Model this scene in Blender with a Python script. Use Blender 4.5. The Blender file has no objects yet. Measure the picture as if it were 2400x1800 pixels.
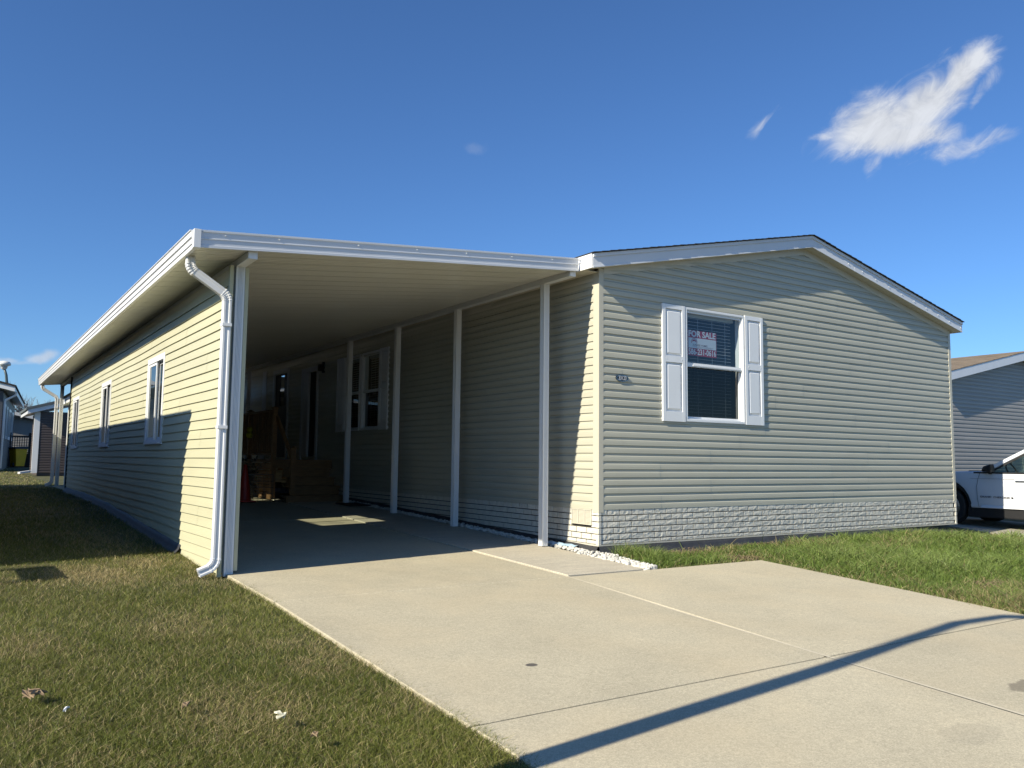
import bpy, bmesh, math, random
import numpy as np
from mathutils import Vector, Matrix, noise

random.seed(7)
RNG = np.random.default_rng(11)
scene = bpy.context.scene
COL = scene.collection

# ------------------------------------------------------------------ camera
CF, CX, CY, CZ, YAW, PIT, ROL = 1932.473, -6.6565, -8.032, 1.109, 0.5864, 0.0925, 0.0111
_F = Vector((math.sin(YAW) * math.cos(PIT), math.cos(YAW) * math.cos(PIT), math.sin(PIT)))
_R = Vector((math.cos(YAW), -math.sin(YAW), 0.0))
_U = _R.cross(_F)
_c, _s = math.cos(ROL), math.sin(ROL)
_R, _U = _c * _R + _s * _U, -_s * _R + _c * _U
cam_data = bpy.data.cameras.new('camera')
cam = bpy.data.objects.new('camera', cam_data)
COL.objects.link(cam)
cam.matrix_world = Matrix(((_R.x, _U.x, -_F.x, CX), (_R.y, _U.y, -_F.y, CY), (_R.z, _U.z, -_F.z, CZ), (0, 0, 0, 1)))
cam_data.sensor_fit = 'HORIZONTAL'
cam_data.sensor_width = 36.0
cam_data.lens = 36.0 * CF / 2400.0
cam_data.clip_start = 0.05
cam_data.clip_end = 2000.0
scene.camera = cam

# ------------------------------------------------------------------ light
SUN_STRENGTH, SKY_STRENGTH, EXPOSURE = 5.0, 0.090, 0.55
SUN_TRAVEL = Vector((1.57, 0.29, -1.0)).normalized()
SUN_ELEV = math.asin(-SUN_TRAVEL.z)
SUN_ROT = math.atan2(-SUN_TRAVEL.x, -SUN_TRAVEL.y)
sun_data = bpy.data.lights.new('sun', 'SUN')
sun_data.energy = SUN_STRENGTH
sun_data.angle = math.radians(0.5)
sun_data.color = (1.0, 0.92, 0.76)
sun = bpy.data.objects.new('sun', sun_data)
COL.objects.link(sun)
sun.location = (-30, -20, 40)
sun.rotation_euler = SUN_TRAVEL.to_track_quat('-Z', 'Y').to_euler()

world = bpy.data.worlds.new('World')
scene.world = world
world.use_nodes = True
wn, wl = world.node_tree.nodes, world.node_tree.links
wn.clear()


def wnode(t, **kw):
    n = wn.new(t)
    for k, v in kw.items():
        setattr(n, k, v)
    return n


w_out = wnode('ShaderNodeOutputWorld')
w_bg = wnode('ShaderNodeBackground')
w_bg.inputs['Strength'].default_value = SKY_STRENGTH
wl.new(w_bg.outputs[0], w_out.inputs[0])
sky = wnode('ShaderNodeTexSky', sky_type='NISHITA', sun_disc=False)
sky.sun_elevation = SUN_ELEV
sky.sun_rotation = SUN_ROT
sky.altitude = 200.0
sky.air_density = 1.0
sky.dust_density = 0.2
sky.ozone_density = 9.0

# clouds: soft white shapes placed by direction in the sky
tc = wnode('ShaderNodeTexCoord')


def sky_uv(d0):
    d0 = Vector(d0).normalized()
    right = d0.cross(Vector((0, 0, 1))).normalized()
    up = right.cross(d0)
    outs = []
    for ax in (right, up, d0):
        n = wnode('ShaderNodeVectorMath', operation='DOT_PRODUCT')
        wl.new(tc.outputs['Generated'], n.inputs[0])
        n.inputs[1].default_value = ax
        outs.append(n.outputs['Value'])
    cx = wnode('ShaderNodeCombineXYZ')
    for i in (0, 1):
        m = wnode('ShaderNodeMath', operation='DIVIDE')
        wl.new(outs[i], m.inputs[0])
        mx = wnode('ShaderNodeMath', operation='MAXIMUM')
        wl.new(outs[2], mx.inputs[0])
        mx.inputs[1].default_value = 0.05
        wl.new(mx.outputs[0], m.inputs[1])
        wl.new(m.outputs[0], cx.inputs[i])
    return cx.outputs[0], outs[2]


def wmath(op, a, b=None, clamp=False):
    n = wnode('ShaderNodeMath', operation=op, use_clamp=clamp)
    for i, x in enumerate((a, b)):
        if x is None:
            continue
        if isinstance(x, (int, float)):
            n.inputs[i].default_value = x
        else:
            wl.new(x, n.inputs[i])
    return n.outputs[0]


def cloud_mask(d0, blobs, nscale, namp, lo, hi, gain):
    uv, front = sky_uv(d0)
    warp = wnode('ShaderNodeTexNoise')
    warp.inputs['Scale'].default_value = nscale * 0.55
    warp.inputs['Detail'].default_value = 5
    wl.new(uv, warp.inputs['Vector'])
    sub = wnode('ShaderNodeVectorMath', operation='SUBTRACT')
    wl.new(warp.outputs['Color'], sub.inputs[0])
    sub.inputs[1].default_value = (0.5, 0.5, 0.5)
    sc = wnode('ShaderNodeVectorMath', operation='SCALE')
    wl.new(sub.outputs[0], sc.inputs[0])
    sc.inputs['Scale'].default_value = 0.035
    uvw = wnode('ShaderNodeVectorMath', operation='ADD')
    wl.new(uv, uvw.inputs[0])
    wl.new(sc.outputs[0], uvw.inputs[1])
    acc = None
    for (u, v, ra, rb, ang, w) in blobs:
        mp = wnode('ShaderNodeMapping', vector_type='TEXTURE')
        mp.inputs['Location'].default_value = (u, v, 0)
        mp.inputs['Rotation'].default_value = (0, 0, math.radians(ang))
        mp.inputs['Scale'].default_value = (ra, rb, 1)
        wl.new(uvw.outputs[0], mp.inputs['Vector'])
        ln = wnode('ShaderNodeVectorMath', operation='LENGTH')
        wl.new(mp.outputs[0], ln.inputs[0])
        mr = wnode('ShaderNodeMapRange', interpolation_type='SMOOTHSTEP')
        wl.new(ln.outputs['Value'], mr.inputs['Value'])
        mr.inputs['From Min'].default_value = 0.15
        mr.inputs['From Max'].default_value = 1.55
        mr.inputs['To Min'].default_value = w
        mr.inputs['To Max'].default_value = 0.0
        acc = mr.outputs[0] if acc is None else wmath('MAXIMUM', acc, mr.outputs[0])
    nz = wnode('ShaderNodeTexNoise')
    nz.inputs['Scale'].default_value = nscale
    nz.inputs['Detail'].default_value = 9
    nz.inputs['Roughness'].default_value = 0.66
    nz.inputs['Distortion'].default_value = 0.9
    mpn = wnode('ShaderNodeMapping', vector_type='TEXTURE')
    mpn.inputs['Rotation'].default_value = (0, 0, math.radians(32))
    mpn.inputs['Scale'].default_value = (1.9, 1.0, 1.0)
    wl.new(uv, mpn.inputs['Vector'])
    wl.new(mpn.outputs[0], nz.inputs['Vector'])
    n0 = wmath('MULTIPLY', wmath('SUBTRACT', nz.outputs['Fac'], 0.5), namp)
    f = wmath('ADD', acc, n0)
    mr = wnode('ShaderNodeMapRange', interpolation_type='SMOOTHSTEP')
    wl.new(f, mr.inputs['Value'])
    mr.inputs['From Min'].default_value = lo
    mr.inputs['From Max'].default_value = hi
    mr.inputs['To Max'].default_value = gain
    inside = wmath('MULTIPLY', mr.outputs[0], wmath('GREATER_THAN', acc, 0.02))
    return wmath('MULTIPLY', inside, wmath('GREATER_THAN', front, 0.3)), nz.outputs['Fac']


P = 1.0 / (CF * 1.13)
big, bign = cloud_mask((0.8001, 0.4725, 0.3695), [
    (-0.0192, -0.0076, 0.0584, 0.0316, 12.4, 1.0), (0.0197, 0.001, 0.0554, 0.0293, 33.2, 1.0),
    (0.0559, 0.0265, 0.0337, 0.0173, 35.6, 1.0), (-0.0002, -0.0245, 0.0593, 0.0177, -3.6, 1.0),
    (0.0561, -0.0441, 0.0446, 0.0124, 7.1, 0.52), (0.0863, -0.042, 0.0254, 0.0097, 7.1, 0.52),
    (0.0808, 0.0142, 0.0148, 0.0107, 59.5, 0.48), (0.0724, 0.0, 0.0132, 0.007, 36.6, 0.46),
    (-0.1402, 0.012, 0.0227, 0.0067, 30.2, 0.44), (-0.0719, -0.0119, 0.0212, 0.0074, 5.7, 0.52),
    (-0.0285, -0.0441, 0.0171, 0.0097, 68.1, 0.42)], 34.0, 1.25, 0.10, 1.0, 0.96)
low, lown = cloud_mask((0.0539, 0.9935, 0.0999), [
    (0.0095, 0.0034, 0.0158, 0.0072, 6.5, 0.9), (-0.0209, -0.0006, 0.0152, 0.0049, 4.1, 0.7), (-0.0038, -0.0016, 0.0433, 0.0036, 4.1, 0.5)],
    26.0, 0.35, 0.15, 1.0, 0.62)
wisp, wispn = cloud_mask((0.476, 0.801, 0.363), [(0, 0, 42 * P, 22 * P, -20, 0.7)], 30.0, 0.5, 0.3, 1.3, 0.28)
ccol = wnode('ShaderNodeMapRange')
wl.new(bign, ccol.inputs['Value'])
ccol.inputs['From Min'].default_value = 0.3
ccol.inputs['From Max'].default_value = 0.62
ccol.inputs['To Min'].default_value = 0.80
ccol.inputs['To Max'].default_value = 1.06
CLOUD = 0.80 / (SKY_STRENGTH * 2 ** EXPOSURE)
ccv = wnode('ShaderNodeVectorMath', operation='SCALE')
ccv.inputs[0].default_value = (0.92 * CLOUD, 0.955 * CLOUD, 1.02 * CLOUD)
wl.new(ccol.outputs[0], ccv.inputs['Scale'])
tint = wnode('ShaderNodeVectorMath', operation='MULTIPLY')
wl.new(sky.outputs[0], tint.inputs[0])
tint.inputs[1].default_value = (0.90, 1.0, 1.08)
prev = tint.outputs[0]
for msk in (big, low, wisp):
    mx = wnode('ShaderNodeMix', data_type='RGBA')
    wl.new(msk, mx.inputs['Factor'])
    wl.new(prev, mx.inputs['A'])
    wl.new(ccv.outputs[0], mx.inputs['B'])
    prev = mx.outputs['Result']
wl.new(prev, w_bg.inputs['Color'])

scene.view_settings.view_transform = 'Standard'
scene.view_settings.look = 'None'
scene.view_settings.gamma = 1.0
scene.view_settings.use_curve_mapping = False
scene.view_settings.exposure = EXPOSURE
scene.render.engine = 'CYCLES'
scene.cycles.max_bounces = 7
scene.cycles.diffuse_bounces = 1
scene.cycles.transparent_max_bounces = 12


# ------------------------------------------------------------------ materials
MATS = {}


def nmat(name):
    m = bpy.data.materials.new(name)
    m.use_nodes = True
    nt = m.node_tree
    return m, nt.nodes, nt.links, nt.nodes['Principled BSDF']


def pm(name, col, rough=0.5, var=0.08, scale=3.0, bump=0.0, bscale=80.0, stretch=(1, 1, 1), metal=0.0, spec=0.5, rnd=0.0, dirt=0.0, dirtcol=(0.12, 0.1, 0.07), dscale=6.0):
    """painted or natural surface: base colour with soft mottling, optional dirt blotches, grain bump and per-piece variation"""
    m, n, l, b = nmat(name)
    tcn = n.new('ShaderNodeTexCoord')
    mp = n.new('ShaderNodeMapping')
    mp.inputs['Scale'].default_value = stretch
    geo = n.new('ShaderNodeNewGeometry')
    l.new(geo.outputs['Position'], mp.inputs['Vector'])
    nz = n.new('ShaderNodeTexNoise')
    nz.inputs['Scale'].default_value = scale
    nz.inputs['Detail'].default_value = 6
    l.new(mp.outputs[0], nz.inputs['Vector'])
    mr = n.new('ShaderNodeMapRange')
    l.new(nz.outputs['Fac'], mr.inputs['Value'])
    mr.inputs['From Min'].default_value = 0.25
    mr.inputs['From Max'].default_value = 0.75
    mr.inputs['To Min'].default_value = 1 - var
    mr.inputs['To Max'].default_value = 1 + var
    val = mr.outputs[0]
    if rnd:
        oi = n.new('ShaderNodeObjectInfo')
        mr2 = n.new('ShaderNodeMapRange')
        l.new(oi.outputs['Random'], mr2.inputs['Value'])
        mr2.inputs['To Min'].default_value = 1 - rnd
        mr2.inputs['To Max'].default_value = 1 + rnd
        mu = n.new('ShaderNodeMath')
        mu.operation = 'MULTIPLY'
        l.new(val, mu.inputs[0])
        l.new(mr2.outputs[0], mu.inputs[1])
        val = mu.outputs[0]
    vs = n.new('ShaderNodeVectorMath')
    vs.operation = 'SCALE'
    vs.inputs[0].default_value = col
    l.new(val, vs.inputs['Scale'])
    out = vs.outputs[0]
    if dirt:
        dn = n.new('ShaderNodeTexNoise')
        dn.inputs['Scale'].default_value = dscale
        dn.inputs['Detail'].default_value = 8
        dn.inputs['Roughness'].default_value = 0.65
        l.new(geo.outputs['Position'], dn.inputs['Vector'])
        dr = n.new('ShaderNodeMapRange')
        l.new(dn.outputs['Fac'], dr.inputs['Value'])
        dr.inputs['From Min'].default_value = 0.52
        dr.inputs['From Max'].default_value = 0.78
        dr.inputs['To Max'].default_value = dirt
        mx = n.new('ShaderNodeMix')
        mx.data_type = 'RGBA'
        l.new(dr.outputs[0], mx.inputs['Factor'])
        l.new(out, mx.inputs['A'])
        mx.inputs['B'].default_value = (*dirtcol, 1)
        out = mx.outputs['Result']
    l.new(out, b.inputs['Base Color'])
    b.inputs['Roughness'].default_value = rough
    b.inputs['Metallic'].default_value = metal
    b.inputs['Specular IOR Level'].default_value = spec
    if bump:
        bn = n.new('ShaderNodeTexNoise')
        bn.inputs['Scale'].default_value = bscale
        bn.inputs['Detail'].default_value = 4
        l.new(mp.outputs[0], bn.inputs['Vector'])
        bp = n.new('ShaderNodeBump')
        bp.inputs['Strength'].default_value = bump
        bp.inputs['Distance'].default_value = 0.01
        l.new(bn.outputs['Fac'], bp.inputs['Height'])
        l.new(bp.outputs[0], b.inputs['Normal'])
    MATS[name] = m
    return m


def glass_mat(name, tint=(0.75, 0.82, 0.80), refl=1.0, ior=1.5):
    m, n, l, b = nmat(name)
    n.remove(b)
    out = n['Material Output']
    tr = n.new('ShaderNodeBsdfTransparent')
    tr.inputs[0].default_value = (*tint, 1)
    gl = n.new('ShaderNodeBsdfGlossy')
    gl.inputs['Roughness'].default_value = 0.01
    gl.inputs['Color'].default_value = (refl, refl, refl, 1)
    lw = n.new('ShaderNodeLayerWeight')
    lw.inputs['Blend'].default_value = 0.5
    pw = n.new('ShaderNodeMath')
    pw.operation = 'POWER'
    l.new(lw.outputs['Facing'], pw.inputs[0])
    pw.inputs[1].default_value = 5.0
    fr = n.new('ShaderNodeMath')
    fr.operation = 'MULTIPLY_ADD'
    l.new(pw.outputs[0], fr.inputs[0])
    fr.inputs[1].default_value = 0.93
    fr.inputs[2].default_value = 0.07
    mx = n.new('ShaderNodeMixShader')
    l.new(fr.outputs[0], mx.inputs[0])
    l.new(tr.outputs[0], mx.inputs[1])
    l.new(gl.outputs[0], mx.inputs[2])
    l.new(mx.outputs[0], out.inputs['Surface'])
    MATS[name] = m
    return m


SIDE_DIRT = dict(dirt=0.22, dirtcol=(0.33, 0.31, 0.22), dscale=1.1)
M_siding = pm('clay_vinyl_siding', (0.50, 0.485, 0.385), 0.42, 0.05, 0.9, bump=0.06, bscale=14, stretch=(1, 1, 9), rnd=0.022, spec=0.4, dirt=0.14, dirtcol=(0.30, 0.29, 0.24), dscale=1.6)
M_sidingL = pm('pale_khaki_vinyl_siding', (0.54, 0.525, 0.355), 0.42, 0.05, 0.8, bump=0.06, bscale=14, stretch=(1, 1, 9), rnd=0.02, spec=0.4, dirt=0.12, dirtcol=(0.33, 0.31, 0.20), dscale=1.3)
M_trim = pm('clay_trim', (0.56, 0.53, 0.42), 0.4, 0.03, 2.0, spec=0.4)
M_frieze = pm('cream_frieze', (0.60, 0.57, 0.47), 0.45, 0.03, 2.0)
M_white = pm('white_metal', (0.80, 0.81, 0.80), 0.35, 0.03, 2.5)
M_fascia = pm('white_fascia_metal', (0.72, 0.735, 0.75), 0.3, 0.03, 3.0, rnd=0.0)
M_vinylw = pm('white_vinyl', (0.86, 0.87, 0.86), 0.32, 0.03, 3.0, dirt=0.10, dirtcol=(0.55, 0.54, 0.5), dscale=4)
M_gutter = pm('white_gutter', (0.82, 0.82, 0.81), 0.32, 0.03, 2.0, dirt=0.2, dirtcol=(0.5, 0.48, 0.42), dscale=3)
M_pan = pm('white_roof_pan', (0.64, 0.635, 0.57), 0.24, 0.03, 1.5, rnd=0.02)
M_soffit = pm('cream_soffit', (0.60, 0.56, 0.44), 0.5, 0.03, 2.0)
M_brick = pm('cream_faux_brick', (0.68, 0.65, 0.55), 0.75, 0.10, 12.0, bump=0.55, bscale=34, rnd=0.05)
M_mortar = pm('dark_mortar', (0.03, 0.028, 0.024), 0.9, 0.2, 20)
M_black = pm('black_membrane', (0.040, 0.041, 0.044), 0.55, 0.3, 6, bump=0.3, bscale=8, dirt=0.45, dirtcol=(0.12, 0.11, 0.09), dscale=5)
M_shingle = pm('charcoal_shingle', (0.035, 0.033, 0.033), 0.9, 0.35, 25, bump=0.6, bscale=150)
M_shinbrown = pm('brown_shingle', (0.155, 0.125, 0.095), 0.9, 0.35, 7, bump=0.5, bscale=90, stretch=(1, 0.4, 3))
M_dark = pm('dark_gap', (0.012, 0.012, 0.012), 0.8, 0.1, 5)
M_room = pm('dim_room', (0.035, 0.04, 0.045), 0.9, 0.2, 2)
M_blind = pm('white_blind', (0.62, 0.64, 0.66), 0.5, 0.02, 4)
M_curtain = pm('dark_curtain', (0.05, 0.055, 0.06), 0.9, 0.2, 6, stretch=(6, 6, .3))
M_pebble = pm('white_limestone', (0.60, 0.58, 0.52), 0.8, 0.35, 16, bump=0.3, bscale=60)
M_wood = pm('treated_pine', (0.21, 0.115, 0.045), 0.7, 0.28, 7, bump=0.3, bscale=40, stretch=(1, 6, 6), rnd=0.1)
M_cone = pm('orange_cone', (0.42, 0.02, 0.012), 0.45, 0.08, 8)
M_rubber = pm('black_rubber', (0.018, 0.018, 0.018), 0.7, 0.2, 12)
M_steel = pm('dark_wire', (0.03, 0.03, 0.03), 0.4, 0.1, 8, metal=0.6)
M_leafd = pm('dark_plastic_leaf', (0.022, 0.045, 0.028), 0.4, 0.4, 9, rnd=0.1)
M_brownside = pm('brown_vinyl_siding', (0.085, 0.068, 0.062), 0.45, 0.08, 2, rnd=0.03)
M_taupe = pm('taupe_vinyl_siding', (0.345, 0.325, 0.295), 0.45, 0.05, 1.2, rnd=0.02, stretch=(1, 1, 3))
M_greyside = pm('grey_vinyl_siding', (0.34, 0.33, 0.31), 0.5, 0.05, 2)
M_slate = pm('slate_siding', (0.06, 0.065, 0.072), 0.5, 0.08, 2)
M_bin = pm('yellow_plastic', (0.95, 0.50, 0.010), 0.45, 0.08, 4, dirt=0.2, dirtcol=(0.2, 0.14, 0.03))
M_carpaint = pm('white_car_paint', (0.74, 0.75, 0.76), 0.12, 0.01, 2, spec=0.6)
M_clad = pm('black_cladding', (0.016, 0.016, 0.017), 0.5, 0.1, 9)
M_chrome = pm('alloy', (0.55, 0.56, 0.58), 0.25, 0.03, 6, metal=1.0)
M_black_gloss = pm('gloss_black', (0.008, 0.008, 0.009), 0.12, 0.05, 5)
M_lens = pm('lamp_lens', (0.6, 0.62, 0.64), 0.1, 0.05, 5)
M_red = pm('sign_red', (0.40, 0.022, 0.045), 0.45, 0.04, 8)
M_signw = pm('sign_white', (0.74, 0.75, 0.76), 0.45, 0.03, 8)
M_signk = pm('sign_ink', (0.10, 0.02, 0.035), 0.5, 0.03, 8)
M_bark = pm('grey_bark', (0.16, 0.13, 0.12), 0.9, 0.25, 12)
M_pole = pm('green_grey_pole', (0.07, 0.10, 0.105), 0.45, 0.12, 4)
M_lampw = pm('lamp_white', (0.72, 0.72, 0.68), 0.35, 0.05, 6)
M_blue = pm('blue_plastic', (0.36, 0.50, 0.62), 0.45, 0.15, 12, bump=0.3, bscale=30)
M_deadleaf = pm('dead_leaf', (0.24, 0.17, 0.10), 0.8, 0.4, 30, bump=0.3, bscale=60)
M_chip = pm('pale_chip', (0.72, 0.69, 0.52), 0.7, 0.15, 30)
M_seat = pm('car_interior', (0.05, 0.05, 0.052), 0.8, 0.1, 8)
M_yellow = pm('yellow_green_plush', (0.42, 0.40, 0.03), 0.8, 0.15, 15)
M_asphalt = pm('asphalt', (0.05, 0.05, 0.05), 0.9, 0.25, 30, bump=0.4, bscale=120)
M_mat = pm('door_mat', (0.012, 0.012, 0.012), 0.95, 0.3, 40)
M_doorw = pm('white_door', (0.55, 0.56, 0.55), 0.4, 0.03, 3)
M_glass = glass_mat('window_glass', (0.80, 0.86, 0.88))
M_glasstint = glass_mat('tinted_pane', (0.58, 0.63, 0.58))
M_glassdark = glass_mat('screened_glass', (0.34, 0.37, 0.38), 0.45)
M_carglass = glass_mat('tinted_glass', (0.50, 0.60, 0.55), 1.0)


def concrete_mat(name, tint, marks=True, broom=0.0):
    m, n, l, b = nmat(name)
    geo = n.new('ShaderNodeNewGeometry')
    pos = geo.outputs['Position']

    def nz(scale, det=4, rough=0.55, stretch=None):
        t = n.new('ShaderNodeTexNoise')
        t.inputs['Scale'].default_value = scale
        t.inputs['Detail'].default_value = det
        t.inputs['Roughness'].default_value = rough
        if stretch:
            mp = n.new('ShaderNodeMapping')
            mp.inputs['Scale'].default_value = stretch
            l.new(pos, mp.inputs['Vector'])
            l.new(mp.outputs[0], t.inputs['Vector'])
        else:
            l.new(pos, t.inputs['Vector'])
        return t.outputs['Fac']

    def rng(x, a, b_, c, d, smooth=False):
        r = n.new('ShaderNodeMapRange')
        if smooth:
            r.interpolation_type = 'SMOOTHSTEP'
        l.new(x, r.inputs['Value'])
        for k, v in (('From Min', a), ('From Max', b_), ('To Min', c), ('To Max', d)):
            r.inputs[k].default_value = v
        return r.outputs[0]

    def mul(a, c):
        t = n.new('ShaderNodeMath')
        t.operation = 'MULTIPLY'
        l.new(a, t.inputs[0])
        if isinstance(c, float):
            t.inputs[1].default_value = c
        else:
            l.new(c, t.inputs[1])
        return t.outputs[0]

    v = rng(nz(0.55, 5, 0.6), 0.3, 0.7, 0.90, 1.07)
    v = mul(v, rng(nz(2.6, 6, 0.65), 0.3, 0.7, 0.93, 1.06))
    v = mul(v, rng(nz(110, 3, 0.7), 0.34, 0.66, 0.80, 1.17))
    v = mul(v, rng(nz(260, 2, 0.6), 0.3, 0.68, 0.86, 1.12))
    v = mul(v, rng(nz(38, 4, 0.75), 0.36, 0.64, 0.90, 1.09))
    if broom:
        v = mul(v, rng(nz(6, 5, 0.6, (0.25, 9, 1)), 0.35, 0.7, 1 - broom * 0.4, 1 + broom))
    oi = n.new('ShaderNodeObjectInfo')
    v = mul(v, rng(oi.outputs['Random'], 0, 1, 0.96, 1.04))
    vs = n.new('ShaderNodeVectorMath')
    vs.operation = 'SCALE'
    vs.inputs[0].default_value = tint
    l.new(v, vs.inputs['Scale'])
    out = vs.outputs[0]
    # rusty tint drift
    mx = n.new('ShaderNodeMix')
    mx.data_type = 'RGBA'
    l.new(rng(nz(1.3, 4), 0.45, 0.75, 0.0, 0.35), mx.inputs['Factor'])
    l.new(out, mx.inputs['A'])
    mx.inputs['B'].default_value = (tint[0] * 0.98, tint[1] * 0.90, tint[2] * 0.80, 1)
    out = mx.outputs['Result']
    if marks:
        for (sx, sy, rx, ry, k, c) in ((-3.62, -3.72, 0.042, 0.035, 0.85, (0.055, 0.05, 0.055)), (-1.16, -5.5, 0.21, 0.11, 0.62, (0.14, 0.12, 0.09)), (-2.35, -5.75, 0.22, 0.12, 0.14, (0.15, 0.14, 0.12)), (-1.9, 4.2, 0.3, 0.2, 0.25, (0.13, 0.12, 0.1))):
            mp = n.new('ShaderNodeMapping')
            mp.vector_type = 'TEXTURE'
            mp.inputs['Location'].default_value = (sx, sy, 0)
            mp.inputs['Scale'].default_value = (rx, ry, 1)
            l.new(pos, mp.inputs['Vector'])
            sep = n.new('ShaderNodeSeparateXYZ')
            l.new(mp.outputs[0], sep.inputs[0])
            cb = n.new('ShaderNodeCombineXYZ')
            l.new(sep.outputs[0], cb.inputs[0])
            l.new(sep.outputs[1], cb.inputs[1])
            ln = n.new('ShaderNodeVectorMath')
            ln.operation = 'LENGTH'
            l.new(cb.outputs[0], ln.inputs[0])
            ad = n.new('ShaderNodeMath')
            ad.operation = 'ADD'
            l.new(ln.outputs['Value'], ad.inputs[0])
            l.new(rng(nz(9, 3), 0.2, 0.8, -0.3, 0.3), ad.inputs[1])
            mm = n.new('ShaderNodeMix')
            mm.data_type = 'RGBA'
            l.new(rng(ad.outputs[0], 0.85, 1.05, k, 0.0, True), mm.inputs['Factor'])
            l.new(out, mm.inputs['A'])
            mm.inputs['B'].default_value = (*c, 1)
            out = mm.outputs['Result']
    l.new(out, b.inputs['Base Color'])
    b.inputs['Roughness'].default_value = 0.88
    b.inputs['Specular IOR Level'].default_value = 0.25
    bp = n.new('ShaderNodeBump')
    bp.inputs['Strength'].default_value = 0.35
    bp.inputs['Distance'].default_value = 0.004
    l.new(nz(180, 4, 0.7), bp.inputs['Height'])
    l.new(bp.outputs[0], b.inputs['Normal'])
    return m


M_conc = concrete_mat('washed_concrete', (0.53, 0.475, 0.34))
M_walk = concrete_mat('broomed_concrete', (0.50, 0.455, 0.355), False, 0.26)
M_concN = concrete_mat('neighbour_concrete', (0.40, 0.37, 0.29), False)

# grass blade and soil
M_blade, n_, l_, b_ = nmat('grass_blade')
at = n_.new('ShaderNodeAttribute')
at.attribute_name = 'col'
l_.new(at.outputs['Color'], b_.inputs['Base Color'])
b_.inputs['Roughness'].default_value = 0.5
b_.inputs['Specular IOR Level'].default_value = 0.35
tl = n_.new('ShaderNodeBsdfTranslucent')
l_.new(at.outputs['Color'], tl.inputs['Color'])
mxs = n_.new('ShaderNodeMixShader')
mxs.inputs[0].default_value = 0.25
l_.new(b_.outputs[0], mxs.inputs[1])
l_.new(tl.outputs[0], mxs.inputs[2])
l_.new(mxs.outputs[0], n_['Material Output'].inputs['Surface'])

M_soil, n_, l_, b_ = nmat('lawn_thatch')
geo = n_.new('ShaderNodeNewGeometry')
z1 = n_.new('ShaderNodeTexNoise')
z1.inputs['Scale'].default_value = 1.2
z1.inputs['Detail'].default_value = 8
l_.new(geo.outputs['Position'], z1.inputs['Vector'])
z2 = n_.new('ShaderNodeTexNoise')
z2.inputs['Scale'].default_value = 60
z2.inputs['Detail'].default_value = 5
l_.new(geo.outputs['Position'], z2.inputs['Vector'])
r1 = n_.new('ShaderNodeValToRGB')
r1.color_ramp.elements[0].position = 0.35
r1.color_ramp.elements[0].color = (0.045, 0.06, 0.018, 1)
r1.color_ramp.elements[1].position = 0.68
r1.color_ramp.elements[1].color = (0.13, 0.115, 0.05, 1)
l_.new(z1.outputs['Fac'], r1.inputs[0])
r2 = n_.new('ShaderNodeMapRange')
l_.new(z2.outputs['Fac'], r2.inputs['Value'])
r2.inputs['From Min'].default_value = 0.3
r2.inputs['From Max'].default_value = 0.7
r2.inputs['To Min'].default_value = 0.5
r2.inputs['To Max'].default_value = 1.4
vs = n_.new('ShaderNodeVectorMath')
vs.operation = 'SCALE'
l_.new(r1.outputs[0], vs.inputs[0])
l_.new(r2.outputs[0], vs.inputs['Scale'])
l_.new(vs.outputs[0], b_.inputs['Base Color'])
b_.inputs['Roughness'].default_value = 0.95
bp = n_.new('ShaderNodeBump')
bp.inputs['Strength'].default_value = 0.8
bp.inputs['Distance'].default_value = 0.02
l_.new(z2.outputs['Fac'], bp.inputs['Height'])
l_.new(bp.outputs[0], b_.inputs['Normal'])

# ------------------------------------------------------------------ builders
ORG = {}


def org(o):
    return ORG.get(o.name, Vector((0, 0, 0))) if o else Vector((0, 0, 0))


def tag(o, label=None, cat=None, group=None, kind=None):
    if label:
        o['label'] = label
    if cat:
        o['category'] = cat
    if group:
        o['group'] = group
    if kind:
        o['kind'] = kind
    return o


def thing(name, label, cat, loc, group=None):
    o = bpy.data.objects.new(name, None)
    COL.objects.link(o)
    o.location = loc
    o.empty_display_size = 0.2
    ORG[o.name] = Vector(loc)
    return tag(o, label, cat, group)


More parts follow.
